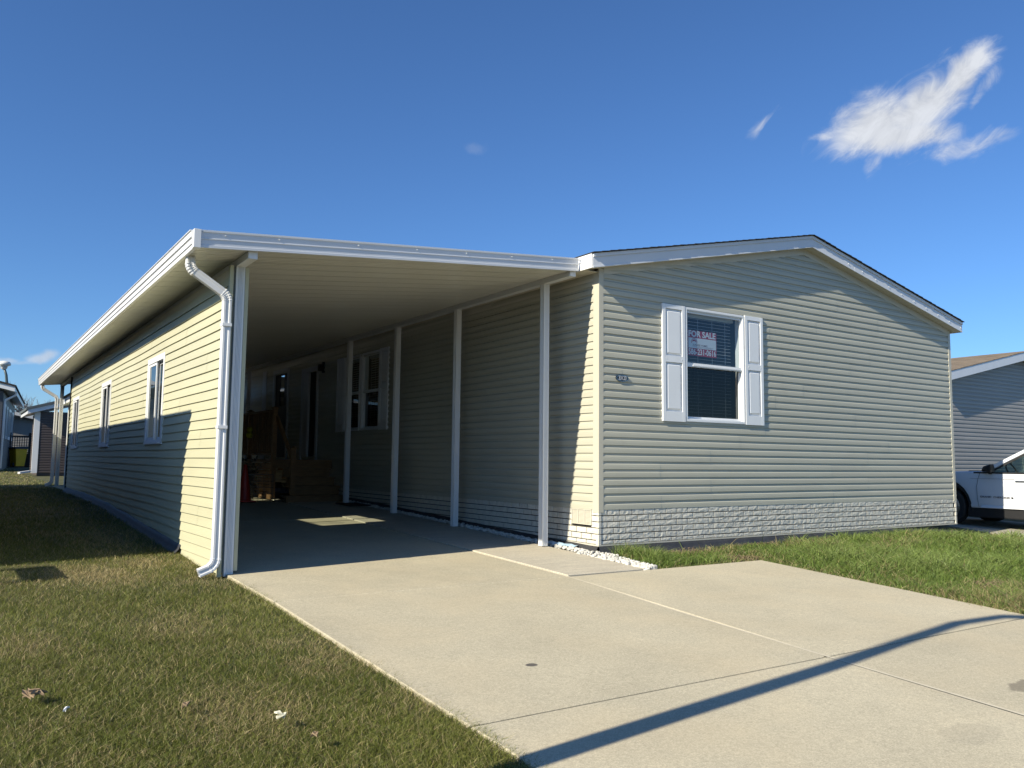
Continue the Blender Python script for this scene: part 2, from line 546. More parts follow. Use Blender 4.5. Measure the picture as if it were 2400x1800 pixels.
class MB:
    def __init__(self):
        self.v, self.f = [], []

    def add(self, vs, fs):
        k = len(self.v)
        self.v += [tuple(p) for p in vs]
        self.f += [tuple(i + k for i in q) for q in fs]
        return self

    def quad(self, a, b, c, d):
        return self.add([a, b, c, d], [(0, 1, 2, 3)])

    def box(self, x0, x1, y0, y1, z0, z1):
        return self.add([(x0, y0, z0), (x1, y0, z0), (x1, y1, z0), (x0, y1, z0), (x0, y0, z1), (x1, y0, z1), (x1, y1, z1), (x0, y1, z1)],
                        [(0, 3, 2, 1), (4, 5, 6, 7), (0, 1, 5, 4), (1, 2, 6, 5), (2, 3, 7, 6), (3, 0, 4, 7)])

    def hexa(self, p):
        return self.add(p, [(0, 3, 2, 1), (4, 5, 6, 7), (0, 1, 5, 4), (1, 2, 6, 5), (2, 3, 7, 6), (3, 0, 4, 7)])

    def bar(self, a, b, w, h, up=(0, 0, 1)):
        """rectangular bar from a to b"""
        a, b = Vector(a), Vector(b)
        d = (b - a).normalized()
        u = Vector(up)
        s = d.cross(u)
        if s.length < 1e-4:
            s = d.cross(Vector((1, 0, 0)))
        s.normalize()
        u = s.cross(d)
        s, u = s * w / 2, u * h / 2
        return self.hexa([a - s - u, b - s - u, b + s - u, a + s - u, a - s + u, b - s + u, b + s + u, a + s + u])

    def prism(self, poly, fn, lo, hi):
        """poly of 2D points extruded between lo and hi; fn(u,v,t) -> xyz"""
        n = len(poly)
        vs = [fn(u, v, lo) for u, v in poly] + [fn(u, v, hi) for u, v in poly]
        fs = [tuple(range(n))[::-1], tuple(range(n, 2 * n))] + [(i, (i + 1) % n, n + (i + 1) % n, n + i) for i in range(n)]
        return self.add(vs, fs)

    def tube(self, pts, r, n=8, cap=True, sec=None):
        """round (or given section) tube along points; r may be a list"""
        pts = [Vector(p) for p in pts]
        rs = r if isinstance(r, (list, tuple)) else [r] * len(pts)
        ring0 = len(self.v)
        side = None
        for i, p in enumerate(pts):
            d = (pts[min(i + 1, len(pts) - 1)] - pts[max(i - 1, 0)]).normalized()
            if side is None:
                side = d.cross(Vector((0, 0, 1)))
                if side.length < 1e-3:
                    side = Vector((1, 0, 0))
            side = (side - d * side.dot(d)).normalized()
            up = side.cross(d)
            for k in range(n if sec is None else len(sec)):
                if sec is None:
                    a = 2 * math.pi * k / n
                    q = p + (side * math.cos(a) + up * math.sin(a)) * rs[i]
                else:
                    q = p + (side * sec[k][0] + up * sec[k][1]) * rs[i]
                self.v.append(tuple(q))
        m = n if sec is None else len(sec)
        for i in range(len(pts) - 1):
            for k in range(m):
                a = ring0 + i * m + k
                b = ring0 + i * m + (k + 1) % m
                self.f.append((a, b, b + m, a + m))
        if cap:
            self.f.append(tuple(ring0 + k for k in range(m))[::-1])
            e = ring0 + (len(pts) - 1) * m
            self.f.append(tuple(e + k for k in range(m)))
        return self

    def lathe(self, prof, c, n=24, axis='z'):
        k0 = len(self.v)
        for (r, h) in prof:
            for k in range(n):
                a = 2 * math.pi * k / n
                p = (r * math.cos(a), r * math.sin(a), h)
                if axis == 'x':
                    p = (h, p[0], p[1])
                self.v.append((c[0] + p[0], c[1] + p[1], c[2] + p[2]))
        for i in range(len(prof) - 1):
            for k in range(n):
                a, b = k0 + i * n + k, k0 + i * n + (k + 1) % n
                self.f.append((a, b, b + n, a + n))
        self.f.append(tuple(k0 + k for k in range(n))[::-1])
        e = k0 + (len(prof) - 1) * n
        self.f.append(tuple(e + k for k in range(n)))
        return self

    def rot(self, c, ang):
        ca, sa = math.cos(ang), math.sin(ang)
        self.v = [(c[0] + (x - c[0]) * ca - (y - c[1]) * sa, c[1] + (x - c[0]) * sa + (y - c[1]) * ca, z) for x, y, z in self.v]
        return self

    def mesh(self, name, mat, o=Vector((0, 0, 0)), smooth=False, clip=(), bevel=0.0, auto=None):
        me = bpy.data.meshes.new(name)
        me.from_pydata([(x - o.x, y - o.y, z - o.z) for x, y, z in self.v], [], self.f)
        bm = bmesh.new()
        bm.from_mesh(me)
        for co, no in clip:
            bmesh.ops.bisect_plane(bm, geom=bm.verts[:] + bm.edges[:] + bm.faces[:], plane_co=Vector(co) - o, plane_no=no, clear_outer=True)
        if bevel:
            bmesh.ops.remove_doubles(bm, verts=bm.verts[:], dist=1e-5)
            bmesh.ops.bevel(bm, geom=[e for e in bm.edges if e.is_manifold and e.calc_face_angle(0) > 0.5], offset=bevel, segments=2, affect='EDGES', profile=0.6)
        bmesh.ops.recalc_face_normals(bm, faces=bm.faces[:])
        bm.to_mesh(me)
        bm.free()
        if smooth:
            me.polygons.foreach_set('use_smooth', [True] * len(me.polygons))
            if auto:
                me.set_sharp_from_angle(angle=auto)
        me.materials.append(mat)
        return me

    def build(self, name, mat, parent=None, label=None, kind=None, **kw):
        o0 = org(parent)
        me = self.mesh(name, mat, o0, **kw)
        if not len(me.polygons):
            bpy.data.meshes.remove(me)
            return None
        ob = bpy.data.objects.new(name, me)
        COL.objects.link(ob)
        if parent:
            ob.parent = parent
        ORG[ob.name] = o0
        return tag(ob, label, kind=kind)


def place(name, me, loc, parent, rot=None):
    """another copy of a shared mesh, placed at a world location under parent"""
    ob = bpy.data.objects.new(name, me)
    COL.objects.link(ob)
    ob.parent = parent
    ob.location = Vector(loc) - org(parent)
    if rot:
        ob.rotation_euler = rot
    return ob


def text_mesh(txt, size, fn, depth=0.002, font_scale_x=1.0, bold=0.0):
    """lettering as a mesh builder; fn(u, v, t) -> xyz, u centred"""
    cu = bpy.data.curves.new('lettering', 'FONT')
    cu.body = txt
    cu.size = size
    cu.align_x = 'CENTER'
    cu.align_y = 'CENTER'
    cu.offset = bold
    cu.resolution_u = 3
    ob = bpy.data.objects.new('lettering', cu)
    COL.objects.link(ob)
    dg = bpy.context.evaluated_depsgraph_get()
    me = bpy.data.meshes.new_from_object(ob.evaluated_get(dg))
    mb = MB()
    mb.v = [fn(p.co.x * font_scale_x, p.co.y, depth) for p in me.vertices]
    mb.f = [tuple(q.vertices) for q in me.polygons]
    xs = [p.co.x * font_scale_x for p in me.vertices]
    bpy.data.objects.remove(ob)
    bpy.data.curves.remove(cu)
    bpy.data.meshes.remove(me)
    return mb, (min(xs), max(xs))


# ------------------------------------------------------------------ terrain
def gz(x, y):
    """ground height: the plot falls gently to the street"""
    if y < 7.5:
        z = 0.0356 * (y - 0.7)
    elif y < 11:
        t = (y - 7.5) / 3.5
        z = 0.242 + 0.045 * t
    elif y < 26:
        z = 0.287 - 0.02 * min(1, (y - 11) / 8)
    else:
        z = 0.267 + min(0.2, (y - 26) * 0.0105)
    if y < -9.5:
        z = 0.0356 * (-9.5 - 0.7) + (y + 9.5) * 0.004
    t = max(0.0, min(1.0, (x - 6.0) / 3.6))
    return z - 0.165 * t * t * (3 - 2 * t)


def grid_axis(vals):
    out = []
    for a, b, s in vals:
        k = max(1, int(round((b - a) / s)))
        out += [a + (b - a) * i / k for i in range(k)]
    return out + [vals[-1][1]]


mb = MB()
gx = grid_axis([(-400, -60, 60), (-60, -12, 6), (-12, 14, 0.5), (14, 60, 6), (60, 400, 60)])
gy = grid_axis([(-200, -30, 30), (-30, -10, 2), (-10, 12, 0.5), (12, 60, 2), (60, 500, 60)])
for yy in gy:
    for xx in gx:
        mb.v.append((xx, yy, gz(xx, yy) - 0.03 + (0.012 * noise.noise((xx * 0.9, yy * 0.9, 3)) if -12 < xx < 14 else 0)))
W_ = len(gx)
for j in range(len(gy) - 1):
    for i in range(W_ - 1):
        mb.f.append((j * W_ + i, j * W_ + i + 1, (j + 1) * W_ + i + 1, (j + 1) * W_ + i))
lawn = mb.build('lawn', M_soil, smooth=True, kind='structure')

mb = MB()
for k in range(40):
    x0, x1 = -60 + 3 * k, -57 + 3 * k
    mb.quad((x0, -20, -0.42), (x1, -20, -0.42), (x1, -12.0, -0.36), (x0, -12.0, -0.36))
mb.build('road', M_asphalt, kind='structure')

# driveway slabs (each poured panel its own piece)
drive = bpy.data.objects.new('driveway', None)
COL.objects.link(drive)
ORG[drive.name] = Vector((0, 0, 0))
tag(drive, kind='structure')


def slab(quad, raise_=0.0, mat=None, sub=6, parent=drive, round_=0.006, gzfn=gz, name='concrete_slab'):
    """quad: four ground corners counter-clockwise; a subdivided slab that follows the slope, with eased edges"""
    mb = MB()
    q = [Vector((x, y, 0)) for x, y in quad]
    nu = nv = sub
    us = [0, 0.0] + [i / nu for i in range(1, nu)] + [1.0, 1.0]
    ctr = sum(q, Vector((0, 0, 0))) / 4

    def pt(u, v, inset, dz):
        p = (q[0] * (1 - u) + q[1] * u) * (1 - v) + (q[3] * (1 - u) + q[2] * u) * v
        if inset:
            p = p + Vector(((-1 if u == 1 else (1 if u == 0 else 0)) * 0, 0, 0))
        return (p.x, p.y, gzfn(p.x, p.y) + raise_ + dz)
    eu = [0.0] + [0.0025] + [i / nu for i in range(1, nu)] + [0.9975, 1.0]
    for j, v in enumerate(eu):
        for i, u in enumerate(eu):
            edge = i in (0, len(eu) - 1) or j in (0, len(eu) - 1)
            mb.v.append(pt(u, v, 0, -round_ if edge else 0.0))
    m = len(eu)
    for j in range(m - 1):
        for i in range(m - 1):
            mb.f.append((j * m + i, j * m + i + 1, (j + 1) * m + i + 1, (j + 1) * m + i))
    # skirt
    ring = [j for j in range(m)] + [j * m + m - 1 for j in range(1, m)] + [(m - 1) * m + i for i in range(m - 2, -1, -1)] + [j * m for j in range(m - 2, 0, -1)]
    base = len(mb.v)
    for r in ring:
        x, y, z = mb.v[r]
        mb.v.append((x, y, z - 0.13))
    for k in range(len(ring)):
        k2 = (k + 1) % len(ring)
        mb.f.append((ring[k], ring[k2], base + k2, base + k))
    return mb.build(name, mat or M_conc, parent)


def jx(y):
    """x of the long joint at y"""
    pts = [(-12, -2.25), (-5.74, -1.79), (-4.46, -1.707), (-3.0, -1.6), (-1.2, -1.40), (15, -1.33)]
    for (y0, x0), (y1, x1) in zip(pts, pts[1:]):
        if y <= y1:
            return x0 + (x1 - x0) * (y - y0) / (y1 - y0)
    return pts[-1][1]


def rx(y):
    return 1.557 + (y + 1.19) * 0.1217


def lx(y):
    return -4.44 + (0.02 * (y + 1.0) if y < -1 else 0) - (0.03 if y > 0 else 0)


G_ = 0.006
rows = [(-11.9, -8.2), (-8.2, -4.46), (-4.46, -1.205)]
for a, b in rows:
    G_ = 0.011 if b < -4 else 0.007
    slab([(lx(a), a + G_), (jx(a) - G_, a + G_), (jx(b) - G_, b - G_), (lx(b), b - G_)])
    slab([(jx(a) + G_, a + G_), (rx(a), a + G_), (rx(b), b - G_), (jx(b) + G_, b - G_)])
slab([(lx(-1.2), -1.2 + G_), (jx(-1.2) - G_, -1.2 + G_), (jx(4.7) - G_, 4.7 - G_), (-4.50, 4.7 - G_)], sub=8)
slab([(-4.50, 4.7 + G_), (jx(4.7) - G_, 4.7 + G_), (jx(11) - G_, 11), (-4.50, 11)], sub=8)
slab([(-4.50, 11.01), (jx(11) - G_, 11.01), (jx(18) - G_, 18), (-4.50, 18)], sub=8)
slab([(jx(-1.2) + G_, -1.2 + G_), (-0.31, -1.2 + G_), (-0.22, 4.76 - G_), (jx(4.76) + G_, 4.76 - G_)], 0.013, M_walk, sub=8)
slab([(jx(4.76) + G_, 4.76 + G_), (-0.22, 4.76 + G_), (-0.20, 11), (jx(11) + G_, 11)], 0.013, M_walk, sub=8)
# a cream caulked strip along the long joint
mb = MB()
for k in range(24):
    y0, y1 = -11.5 + k * 0.43, -11.5 + (k + 1) * 0.43
    mb.quad((jx(y0) - 0.014, y0, gz(-1.7, y0) + 0.001), (jx(y0) + 0.014, y0, gz(-1.7, y0) + 0.001), (jx(y1) + 0.014, y1, gz(-1.7, y1) + 0.001), (jx(y1) - 0.014, y1, gz(-1.7, y1) + 0.001))
mb.build('joint_sealant', pm('pale_sealant', (0.60, 0.54, 0.40), 0.8, 0.1, 20), drive)

ndrive = bpy.data.objects.new('side_driveway', None)
COL.objects.link(ndrive)
tag(ndrive, kind='structure')
slab([(9.3, -12), (13.9, -12), (13.9, -6.01), (9.3, -6.01)], 0.0, M_concN, parent=ndrive)
slab([(9.3, -6.0), (13.9, -6.0), (13.9, -0.81), (9.5, -0.81)], 0.0, M_concN, parent=ndrive)
slab([(9.5, -0.8), (13.3, -0.8), (13.3, 3.2), (11.5, 3.2)], 0.0, M_concN, parent=ndrive)
slab([(11.5, 3.21), (13.3, 3.21), (13.3, 9.0), (11.5, 9.0)], 0.0, M_concN, parent=ndrive)

# ------------------------------------------------------------------ siding and walls
CO = 0.1016
PROFS = {'dutch': [(0.0, 0.001), (0.0004, 0.0172), (0.034, 0.0172), (0.060, 0.0156), (0.074, 0.0036), (CO, 0.0025)],
         'clap': [(0.0, 0.001), (0.0004, 0.0185), (CO, 0.0030)]}


def prof_at(pr, z):
    for (z0, o0), (z1, o1) in zip(pr, pr[1:]):
        if z <= z1:
            return o0 + (o1 - o0) * (z - z0) / max(1e-9, z1 - z0)
    return pr[-1][1]


def cut(iv, a, b):
    out = []
    for s, e in iv:
        if b <= s or a >= e:
            out.append((s, e))
        else:
            if a > s:
                out.append((s, a))
            if b < e:
                out.append((b, e))
    return out


def siding_mb(kind, a0, a1, z0, ncourse, holes, fn, dout=0.0, wavy=0.0, seed=0.0, step=0.9):
    pr = PROFS[kind]
    mb = MB()
    for c in range(ncourse):
        zb = z0 + c * CO
        cuts = sorted({0.0, CO} | {round(h - zb, 5) for H in holes for h in H[2:] if 0.0005 < h - zb < CO - 0.0005})
        for s, e in zip(cuts, cuts[1:]):
            iv = [(a0, a1)]
            for (ha, hb, hz0, hz1) in holes:
                if hz0 < zb + (s + e) / 2 < hz1:
                    iv = cut(iv, ha, hb)
            zz = [s] + [z for z, _ in pr if s < z < e] + [e]
            oo = [prof_at(pr, z) for z in zz]
            if s == 0.0:
                zz, oo = [0.0] + zz, [0.001] + oo
                oo[1] = 0.001
            for ia, ib in iv:
                k = max(1, int((ib - ia) / step)) if wavy else 1
                base = len(mb.v)
                for i in range(k + 1):
                    a = ia + (ib - ia) * i / k
                    for z, o in zip(zz, oo):
                        w = wavy * noise.noise((a * 0.55 + seed, (zb + z) * 0.7, seed)) if wavy else 0.0
                        w2 = wavy * 0.7 * noise.noise((a * 0.8, (zb + z) * 1.3 + 9, seed)) if wavy else 0.0
                        mb.v.append(fn(a, o + dout + w2, zb + z + w))
                m = len(zz)
                for i in range(k):
                    for j in range(m - 1):
                        q = base + i * m + j
                        mb.f.append((q, q + 1, q + m + 1, q + m))
    return mb


def wall_sheet(a0, a1, z0, z1, holes, fn, o0, o1):
    """solid backing wall with openings, as boxes"""
    mb = MB()
    zs = sorted({z0, z1} | {h for H in holes for h in H[2:] if z0 < h < z1})
    for s, e in zip(zs, zs[1:]):
        iv = [(a0, a1)]
        for (ha, hb, hz0, hz1) in holes:
            if hz0 < (s + e) / 2 < hz1:
                iv = cut(iv, ha, hb)
        for ia, ib in iv:
            mb.hexa([fn(ia, o0, s), fn(ib, o0, s), fn(ib, o1, s), fn(ia, o1, s), fn(ia, o0, e), fn(ib, o0, e), fn(ib, o1, e), fn(ia, o1, e)])
    return mb


def panel_spans(s, e, z0, z1, holes):
    """a panel is cut where it meets the sides of an opening"""
    br = [s, e]
    for (ha, hb, hz0, hz1) in holes:
        if hz0 < z1 - 1e-4 and hz1 > z0 + 1e-4:
            br += [h for h in (ha, hb) if s + .01 < h < e - .01]
    br = sorted(br)
    return list(zip(br, br[1:]))


def lay_siding(parent, mat, kind, a0, a1, z0, z1, holes, fn, clip=(), plen=3.66, wavy=0.0, seedbase=0, double=2, seams=None, name='siding_panel'):
    """courses of vinyl panels, two laps to a panel, with staggered end laps; every panel is an object"""
    n = int(math.ceil((z1 - z0) / (CO * double) - 1e-6))
    rnd = random.Random(seedbase + 5)
    for r in range(n):
        zz = z0 + r * CO * double
        nc = min(double, int(math.ceil((z1 - zz) / CO - 1e-6)))
        edges = [a0]
        if seams and r < len(seams) and seams[r] is not None:
            x = seams[r]
            if x - a0 > plen:
                edges.append(x - plen)
            edges.append(x)
            while edges[-1] + plen < a1:
                edges.append(edges[-1] + plen)
        else:
            x = a0 + plen * rnd.choice((0.3, 0.55, 0.8, 1.0)) * rnd.uniform(0.8, 1.0)
            while x < a1 - 0.15:
                edges.append(x)
                x += plen * rnd.uniform(0.85, 1.0)
        edges.append(a1)
        for i, (s, e) in enumerate(zip(edges, edges[1:])):
            if e - s < 0.02:
                continue
            d = max(0.0, 0.0042 - 0.0021 * i) + rnd.uniform(0, 0.0004)
            for sa, sb in panel_spans(s, min(a1, e + (0.025 if e < a1 else 0)), zz, zz + nc * CO, holes):
                siding_mb(kind, sa, sb, zz, nc, holes, fn, d, wavy, seedbase * 1.7).build(name, mat, parent, clip=clip)


# ------------------------------------------------------------------ the house
ZS, WH = 0.507, 8.26                      # bottom of siding, width of the gable wall
RX, RZ, RM = 4.12, 4.634, 0.2136          # ridge
DEEP = 16.6
house = thing('manufactured_house', 'low clay coloured house with a gable front, white shutters and cream brick skirting', 'house', (4.13, 8.0, 0.0))

GW = (1.492, 2.692, 1.660, 3.240)         # gable window outer frame
SWH = [(6.52, 8.36, 1.69, 3.20)]          # side window opening
DOORS = [(9.92, 10.90, 1.12, 3.12), (11.98, 13.02, 1.10, 3.24)]
holes_f = [(GW[0] + 0.03, GW[1] - 0.03, GW[2] + 0.03, GW[3] - 0.03)]
holes_s = [(a + 0.03, b - 0.03, c + 0.03, d - 0.03) for a, b, c, d in SWH + DOORS]


def rake(x, dz=0.0):
    return RZ - RM * abs(x - RX) + dz


CLIPN = [((RX, 0, RZ - 0.195), Vector((-RM, 0, 1)).normalized()), ((RX, 0, RZ - 0.195), Vector((RM, 0, 1)).normalized())]
fnF = lambda a, o, z: (a, -o, z)
fnS = lambda a, o, z: (-o, a, z)
fnR = lambda a, o, z: (WH + o, a, z)

gable = wall_sheet(0.0, WH, 0.05, 4.6, holes_f, fnF, -0.10, -0.001).build('gable_wall', M_mortar, house, clip=CLIPN)
SEAMS = [2.47, 1.02, 2.0, 1.0, 1.95, 2.35, 3.1, 1.9, None, 5.9, 4.75, 4.4, None, 5.35, None, None, None, None, None, None, None]
SEAMS = [1.02, 1.95, 1.0, 1.95, 2.6, 3.15, 5.3, 7.0, 4.0, 6.3, 5.2, 5.75, 6.9, 4.35, 6.0, 4.9, 5.8, None, None, None]
SEAMS[0:6] = [1.02, 1.95, 1.0, 1.95, 2.55, 3.1]
lay_siding(gable, M_siding, 'dutch', 0.05, WH - 0.05, ZS, 4.52, holes_f, fnF, CLIPN, 3.66, seedbase=3, seams=SEAMS)

side = wall_sheet(0.10, DEEP, 0.05, 3.56, holes_s, fnS, -0.10, -0.001).build('side_wall', M_mortar, house)
lay_siding(side, M_siding, 'dutch', 0.09, DEEP, ZS, 3.56, holes_s, fnS, (((0, 0, 3.545), Vector((0, 0, 1))),), 3.66, wavy=0.004, seedbase=8)
rightw = wall_sheet(0.10, DEEP, 0.05, 3.56, [], fnR, -0.10, -0.001).build('far_side_wall', M_siding, house)
lay_siding(rightw, M_siding, 'dutch', 0.09, DEEP, ZS, 3.56, [], fnR, (((0, 0, 3.545), Vector((0, 0, 1))),), DEEP, seedbase=9)
MB().box(0.10, WH - 0.10, DEEP - 0.05, DEEP, 0.05, 3.56).build('rear_wall', M_siding, house)

# corner posts
for x0, sgn in ((0.0, 1), (WH, -1)):
    mb = MB()
    w, wd, t = 0.057, 0.094, 0.021
    zt, zb = rake(x0, -0.185), 0.478
    xs = [x0 - sgn * t, x0 + sgn * w]
    mb.box(min(xs), max(xs), -t, -0.0005, zb, zt)
    mb.box(min(x0 - sgn * t, x0 - sgn * 0.0005), max(x0 - sgn * t, x0 - sgn * 0.0005), -0.0004, wd, zb, zt - 0.02)
    mb.build('corner_post', M_trim, house, bevel=0.003)
    mb = MB()
    mb.box(min(xs) - 0.0025, max(xs) + 0.002, -t - 0.0025, 0.0, zb - 0.006, 0.80)
    mb.box(min(x0 - sgn * (t + 0.0025), x0), max(x0 - sgn * (t + 0.0025), x0), 0.0005, wd + 0.002, zb - 0.006, 0.80)
    mb.build('corner_post_sleeve', M_trim, house, bevel=0.003)

# brick skirting -----------------------------------------------------
BL, BH, BR = 0.2015, 0.0763, 0.0120      # pitch along, pitch up, joint


def brick_mesh(seed, length=BL - BR):
    r = random.Random(seed)
    nx, nz_ = 5, 4
    L, H = length, BH - BR
    mb = MB()
    for j in range(nz_):
        for i in range(nx):
            u, v = i / (nx - 1), j / (nz_ - 1)
            edge = i in (0, nx - 1) or j in (0, nz_ - 1)
            o = 0.0150 + r.uniform(-0.001, 0.001) if edge else 0.0160 + r.uniform(-0.003, 0.0032)
            mb.v.append(((u - 0.5) * L + (0 if edge else r.uniform(-.012, .012)), -o, (v - 0.5) * H + (0 if edge else r.uniform(-.006, .006))))
    for j in range(nz_ - 1):
        for i in range(nx - 1):
            q = j * nx + i
            if r.random() < 0.5:
                mb.f += [(q, q + 1, q + nx + 1), (q, q + nx + 1, q + nx)]
            else:
                mb.f += [(q, q + 1, q + nx), (q + 1, q + nx + 1, q + nx)]
    ring = list(range(nx)) + [j * nx + nx - 1 for j in range(1, nz_)] + [(nz_ - 1) * nx + i for i in range(nx - 2, -1, -1)] + [j * nx for j in range(nz_ - 2, 0, -1)]
    b0 = len(mb.v)
    for q in ring:
        x, y, z = mb.v[q]
        mb.v.append((x, 0.001, z))
    for k in range(len(ring)):
        k2 = (k + 1) % len(ring)
        mb.f.append((ring[k], b0 + k, b0 + k2, ring[k2]))
    return mb.mesh('brick', M_brick)


BRICKS = [brick_mesh(s) for s in range(12)]
BHALF = [brick_mesh(50 + s, BL / 2 - BR) for s in range(4)]
ROWZ = [0.473, 0.397, 0.321, 0.245, 0.169, 0.1045]
ROWS = [1, 1, 1, 1, 1, 0.62]
rb = random.Random(2)
rest = MB()


def add_mesh(mbx, me, fn):
    k = len(mbx.v)
    mbx.v += [fn(v.co) for v in me.vertices]
    mbx.f += [tuple(i + k for i in p.vertices) for p in me.polygons]


for r, z in enumerate(ROWZ):
    x = 0.025 if r % 2 else 0.025 + BL / 2
    if r % 2 == 0:
        place('brick', rb.choice(BHALF), (0.025 + BL / 4, 0, z), gable).scale.z = ROWS[r]
    while x < WH - 0.03:
        if x + BL > WH:
            place('brick', rb.choice(BHALF), (x + BL / 4, 0, z), gable).scale.z = ROWS[r]
        else:
            place('brick', rb.choice(BRICKS), (x + BL / 2, 0, z), gable).scale.z = ROWS[r]
        x += BL
nb = 0
for yk in range(60):
    for r, z in enumerate(ROWZ):
        y = 0.03 + yk * BL + (0 if r % 2 else BL / 2)
        if yk == 0 and (r % 2 == 0 or 0.30 < z < 0.50):
            place('brick', rb.choice(BHALF), (0, 0.03 + BL / 4, z), side, (0, 0, -math.pi / 2)).scale.z = ROWS[r]
        if 0.08 < y + BL / 2 < 0.53 and 0.30 < z < 0.50:
            continue
        if z < gz(-0.2, y) - 0.02:
            continue
        me = rb.choice(BRICKS)
        if nb < 42:
            place('brick', me, (0, y + BL / 2, z), side, (0, 0, -math.pi / 2)).scale.z = ROWS[r]
            nb += 1
        else:
            add_mesh(rest, me, lambda c, y=y, z=z, k=ROWS[r]: (c.y, y + BL / 2 - c.x, z + c.z * k))
rest.build('brick_courses', M_brick, side, kind='stuff')
# brick corner returns
for z in ROWZ:
    for x0, sg in ((0.0, 1), (WH, -1)):
        mb = MB()
        xs = sorted((x0 - sg * 0.022, x0 + sg * 0.024))
        mb.box(xs[0], xs[1], -0.022, 0.03, z - BH / 2 + 0.004, z + BH / 2 - 0.004)
        mb.build('corner_brick', M_brick, gable, bevel=0.004)
# bottom ledge and black membrane at the foot of the skirting
mb = MB()
mb.box(-0.024, WH + 0.024, -0.024, 0.0, 0.060, 0.078)
mb.box(-0.024, 0.0, 0.0005, DEEP, 0.060, 0.078)
mb.build('skirting_ledge', M_frieze, house)
mb = MB()
pr = [(0.0, 0.060), (-0.02, 0.055), (-0.035, 0.02), (-0.05, -0.02), (-0.10, -0.05), (-0.16, -0.075)]
npt = 46
for i in range(npt):
    t = i / (npt - 1)
    for (o, z) in pr:
        w = 0.012 * noise.noise((t * 14, o * 20, 1)) * (1 if o < -0.01 else 0)
        mb.v.append((-0.02 + t * (WH + 0.06), o - 0.004 + w, z + w * 0.7 + (gz(t * WH, 0) + 0.025)))
for i in range(npt - 1):
    for j in range(len(pr) - 1):
        q = i * len(pr) + j
        mb.f.append((q, q + len(pr), q + len(pr) + 1, q + 1))
base = len(mb.v)
for i in range(70):
    y = -0.02 + i * 0.24
    for (o, z) in pr:
        w = 0.015 * noise.noise((y * 2.2, o * 20, 5)) * (1 if o < -0.01 else 0)
        mb.v.append((o * 1.35 - 0.004 + w, y, max(z, 0.055 if o == 0 else -9) + w * 0.7 + max(0, gz(-0.2, y) + 0.02) * (1.0 if o < -0.01 else 0.3)))
for i in range(69):
    for j in range(len(pr) - 1):
        q = base + i * len(pr) + j
        mb.f.append((q, q + 1, q + len(pr) + 1, q + len(pr)))
mb.build('foot_membrane', M_black, house, smooth=True)

# skirting vent: frame with three banks of louvres
mb = MB()
mb.box(-0.030, -0.001, 0.115, 0.515, 0.495, 0.505)
mb.box(-0.030, -0.001, 0.115, 0.515, 0.312, 0.322)
for y in (0.115, 0.245, 0.375, 0.505):
    mb.box(-0.030, -0.001, y, y + 0.012, 0.3221, 0.4949)
vent = mb.build('vent', M_frieze, house)
MB().box(-0.020, -0.0012, 0.127, 0.505, 0.3225, 0.4945).build('vent_plate', M_frieze, vent)
for k in range(11):
    z = 0.330 + k * 0.015
    for y0 in (0.131, 0.261, 0.391):
        MB().box(-0.0265, -0.0201, y0, y0 + 0.110, z, z + 0.008).build('louvre', M_frieze, vent)

# roof ---------------------------------------------------------------
roof = MB()
YF = -0.170
EL, ER = -0.240, 8.42
for sg in (-1, 1):
    xe = EL if sg < 0 else ER
    ze = rake(xe)
    roof.hexa([(RX, YF + 0.01, RZ - 0.06), (xe, YF + 0.01, ze - 0.06), (xe, DEEP + 0.2, ze - 0.06), (RX, DEEP + 0.2, RZ - 0.06),
               (RX, YF + 0.01, RZ - 0.012), (xe, YF + 0.01, ze - 0.012), (xe, DEEP + 0.2, ze - 0.012), (RX, DEEP + 0.2, RZ - 0.012)])
roofo = roof.build('roof', M_white, house)
sh = MB()
rs = random.Random(4)
ncs = 32
for sg in (-1, 1):
    xe = EL - 0.025 if sg < 0 else ER + 0.02
    for k in range(ncs):
        xa = xe + (RX - xe) * k / ncs
        xb = xe + (RX - xe) * (k + 1.12) / ncs
        y = YF - 0.046 + rs.uniform(-0.004, 0.004)
        za, zb_ = rake(xa, 0.001 + rs.uniform(0, 0.004)), rake(xb if k < ncs - 1 else RX, -0.004)
        sh.hexa([(xa, y, za), (xb if k < ncs - 1 else RX, y, zb_), (xb if k < ncs - 1 else RX, DEEP + 0.22, zb_), (xa, DEEP + 0.22, za),
                 (xa, y, za + 0.009), (xb if k < ncs - 1 else RX, y, zb_ + 0.009), (xb if k < ncs - 1 else RX, DEEP + 0.22, zb_ + 0.009), (xa, DEEP + 0.22, za + 0.009)])
sh.build('shingle_courses', M_shingle, roofo, kind='stuff')
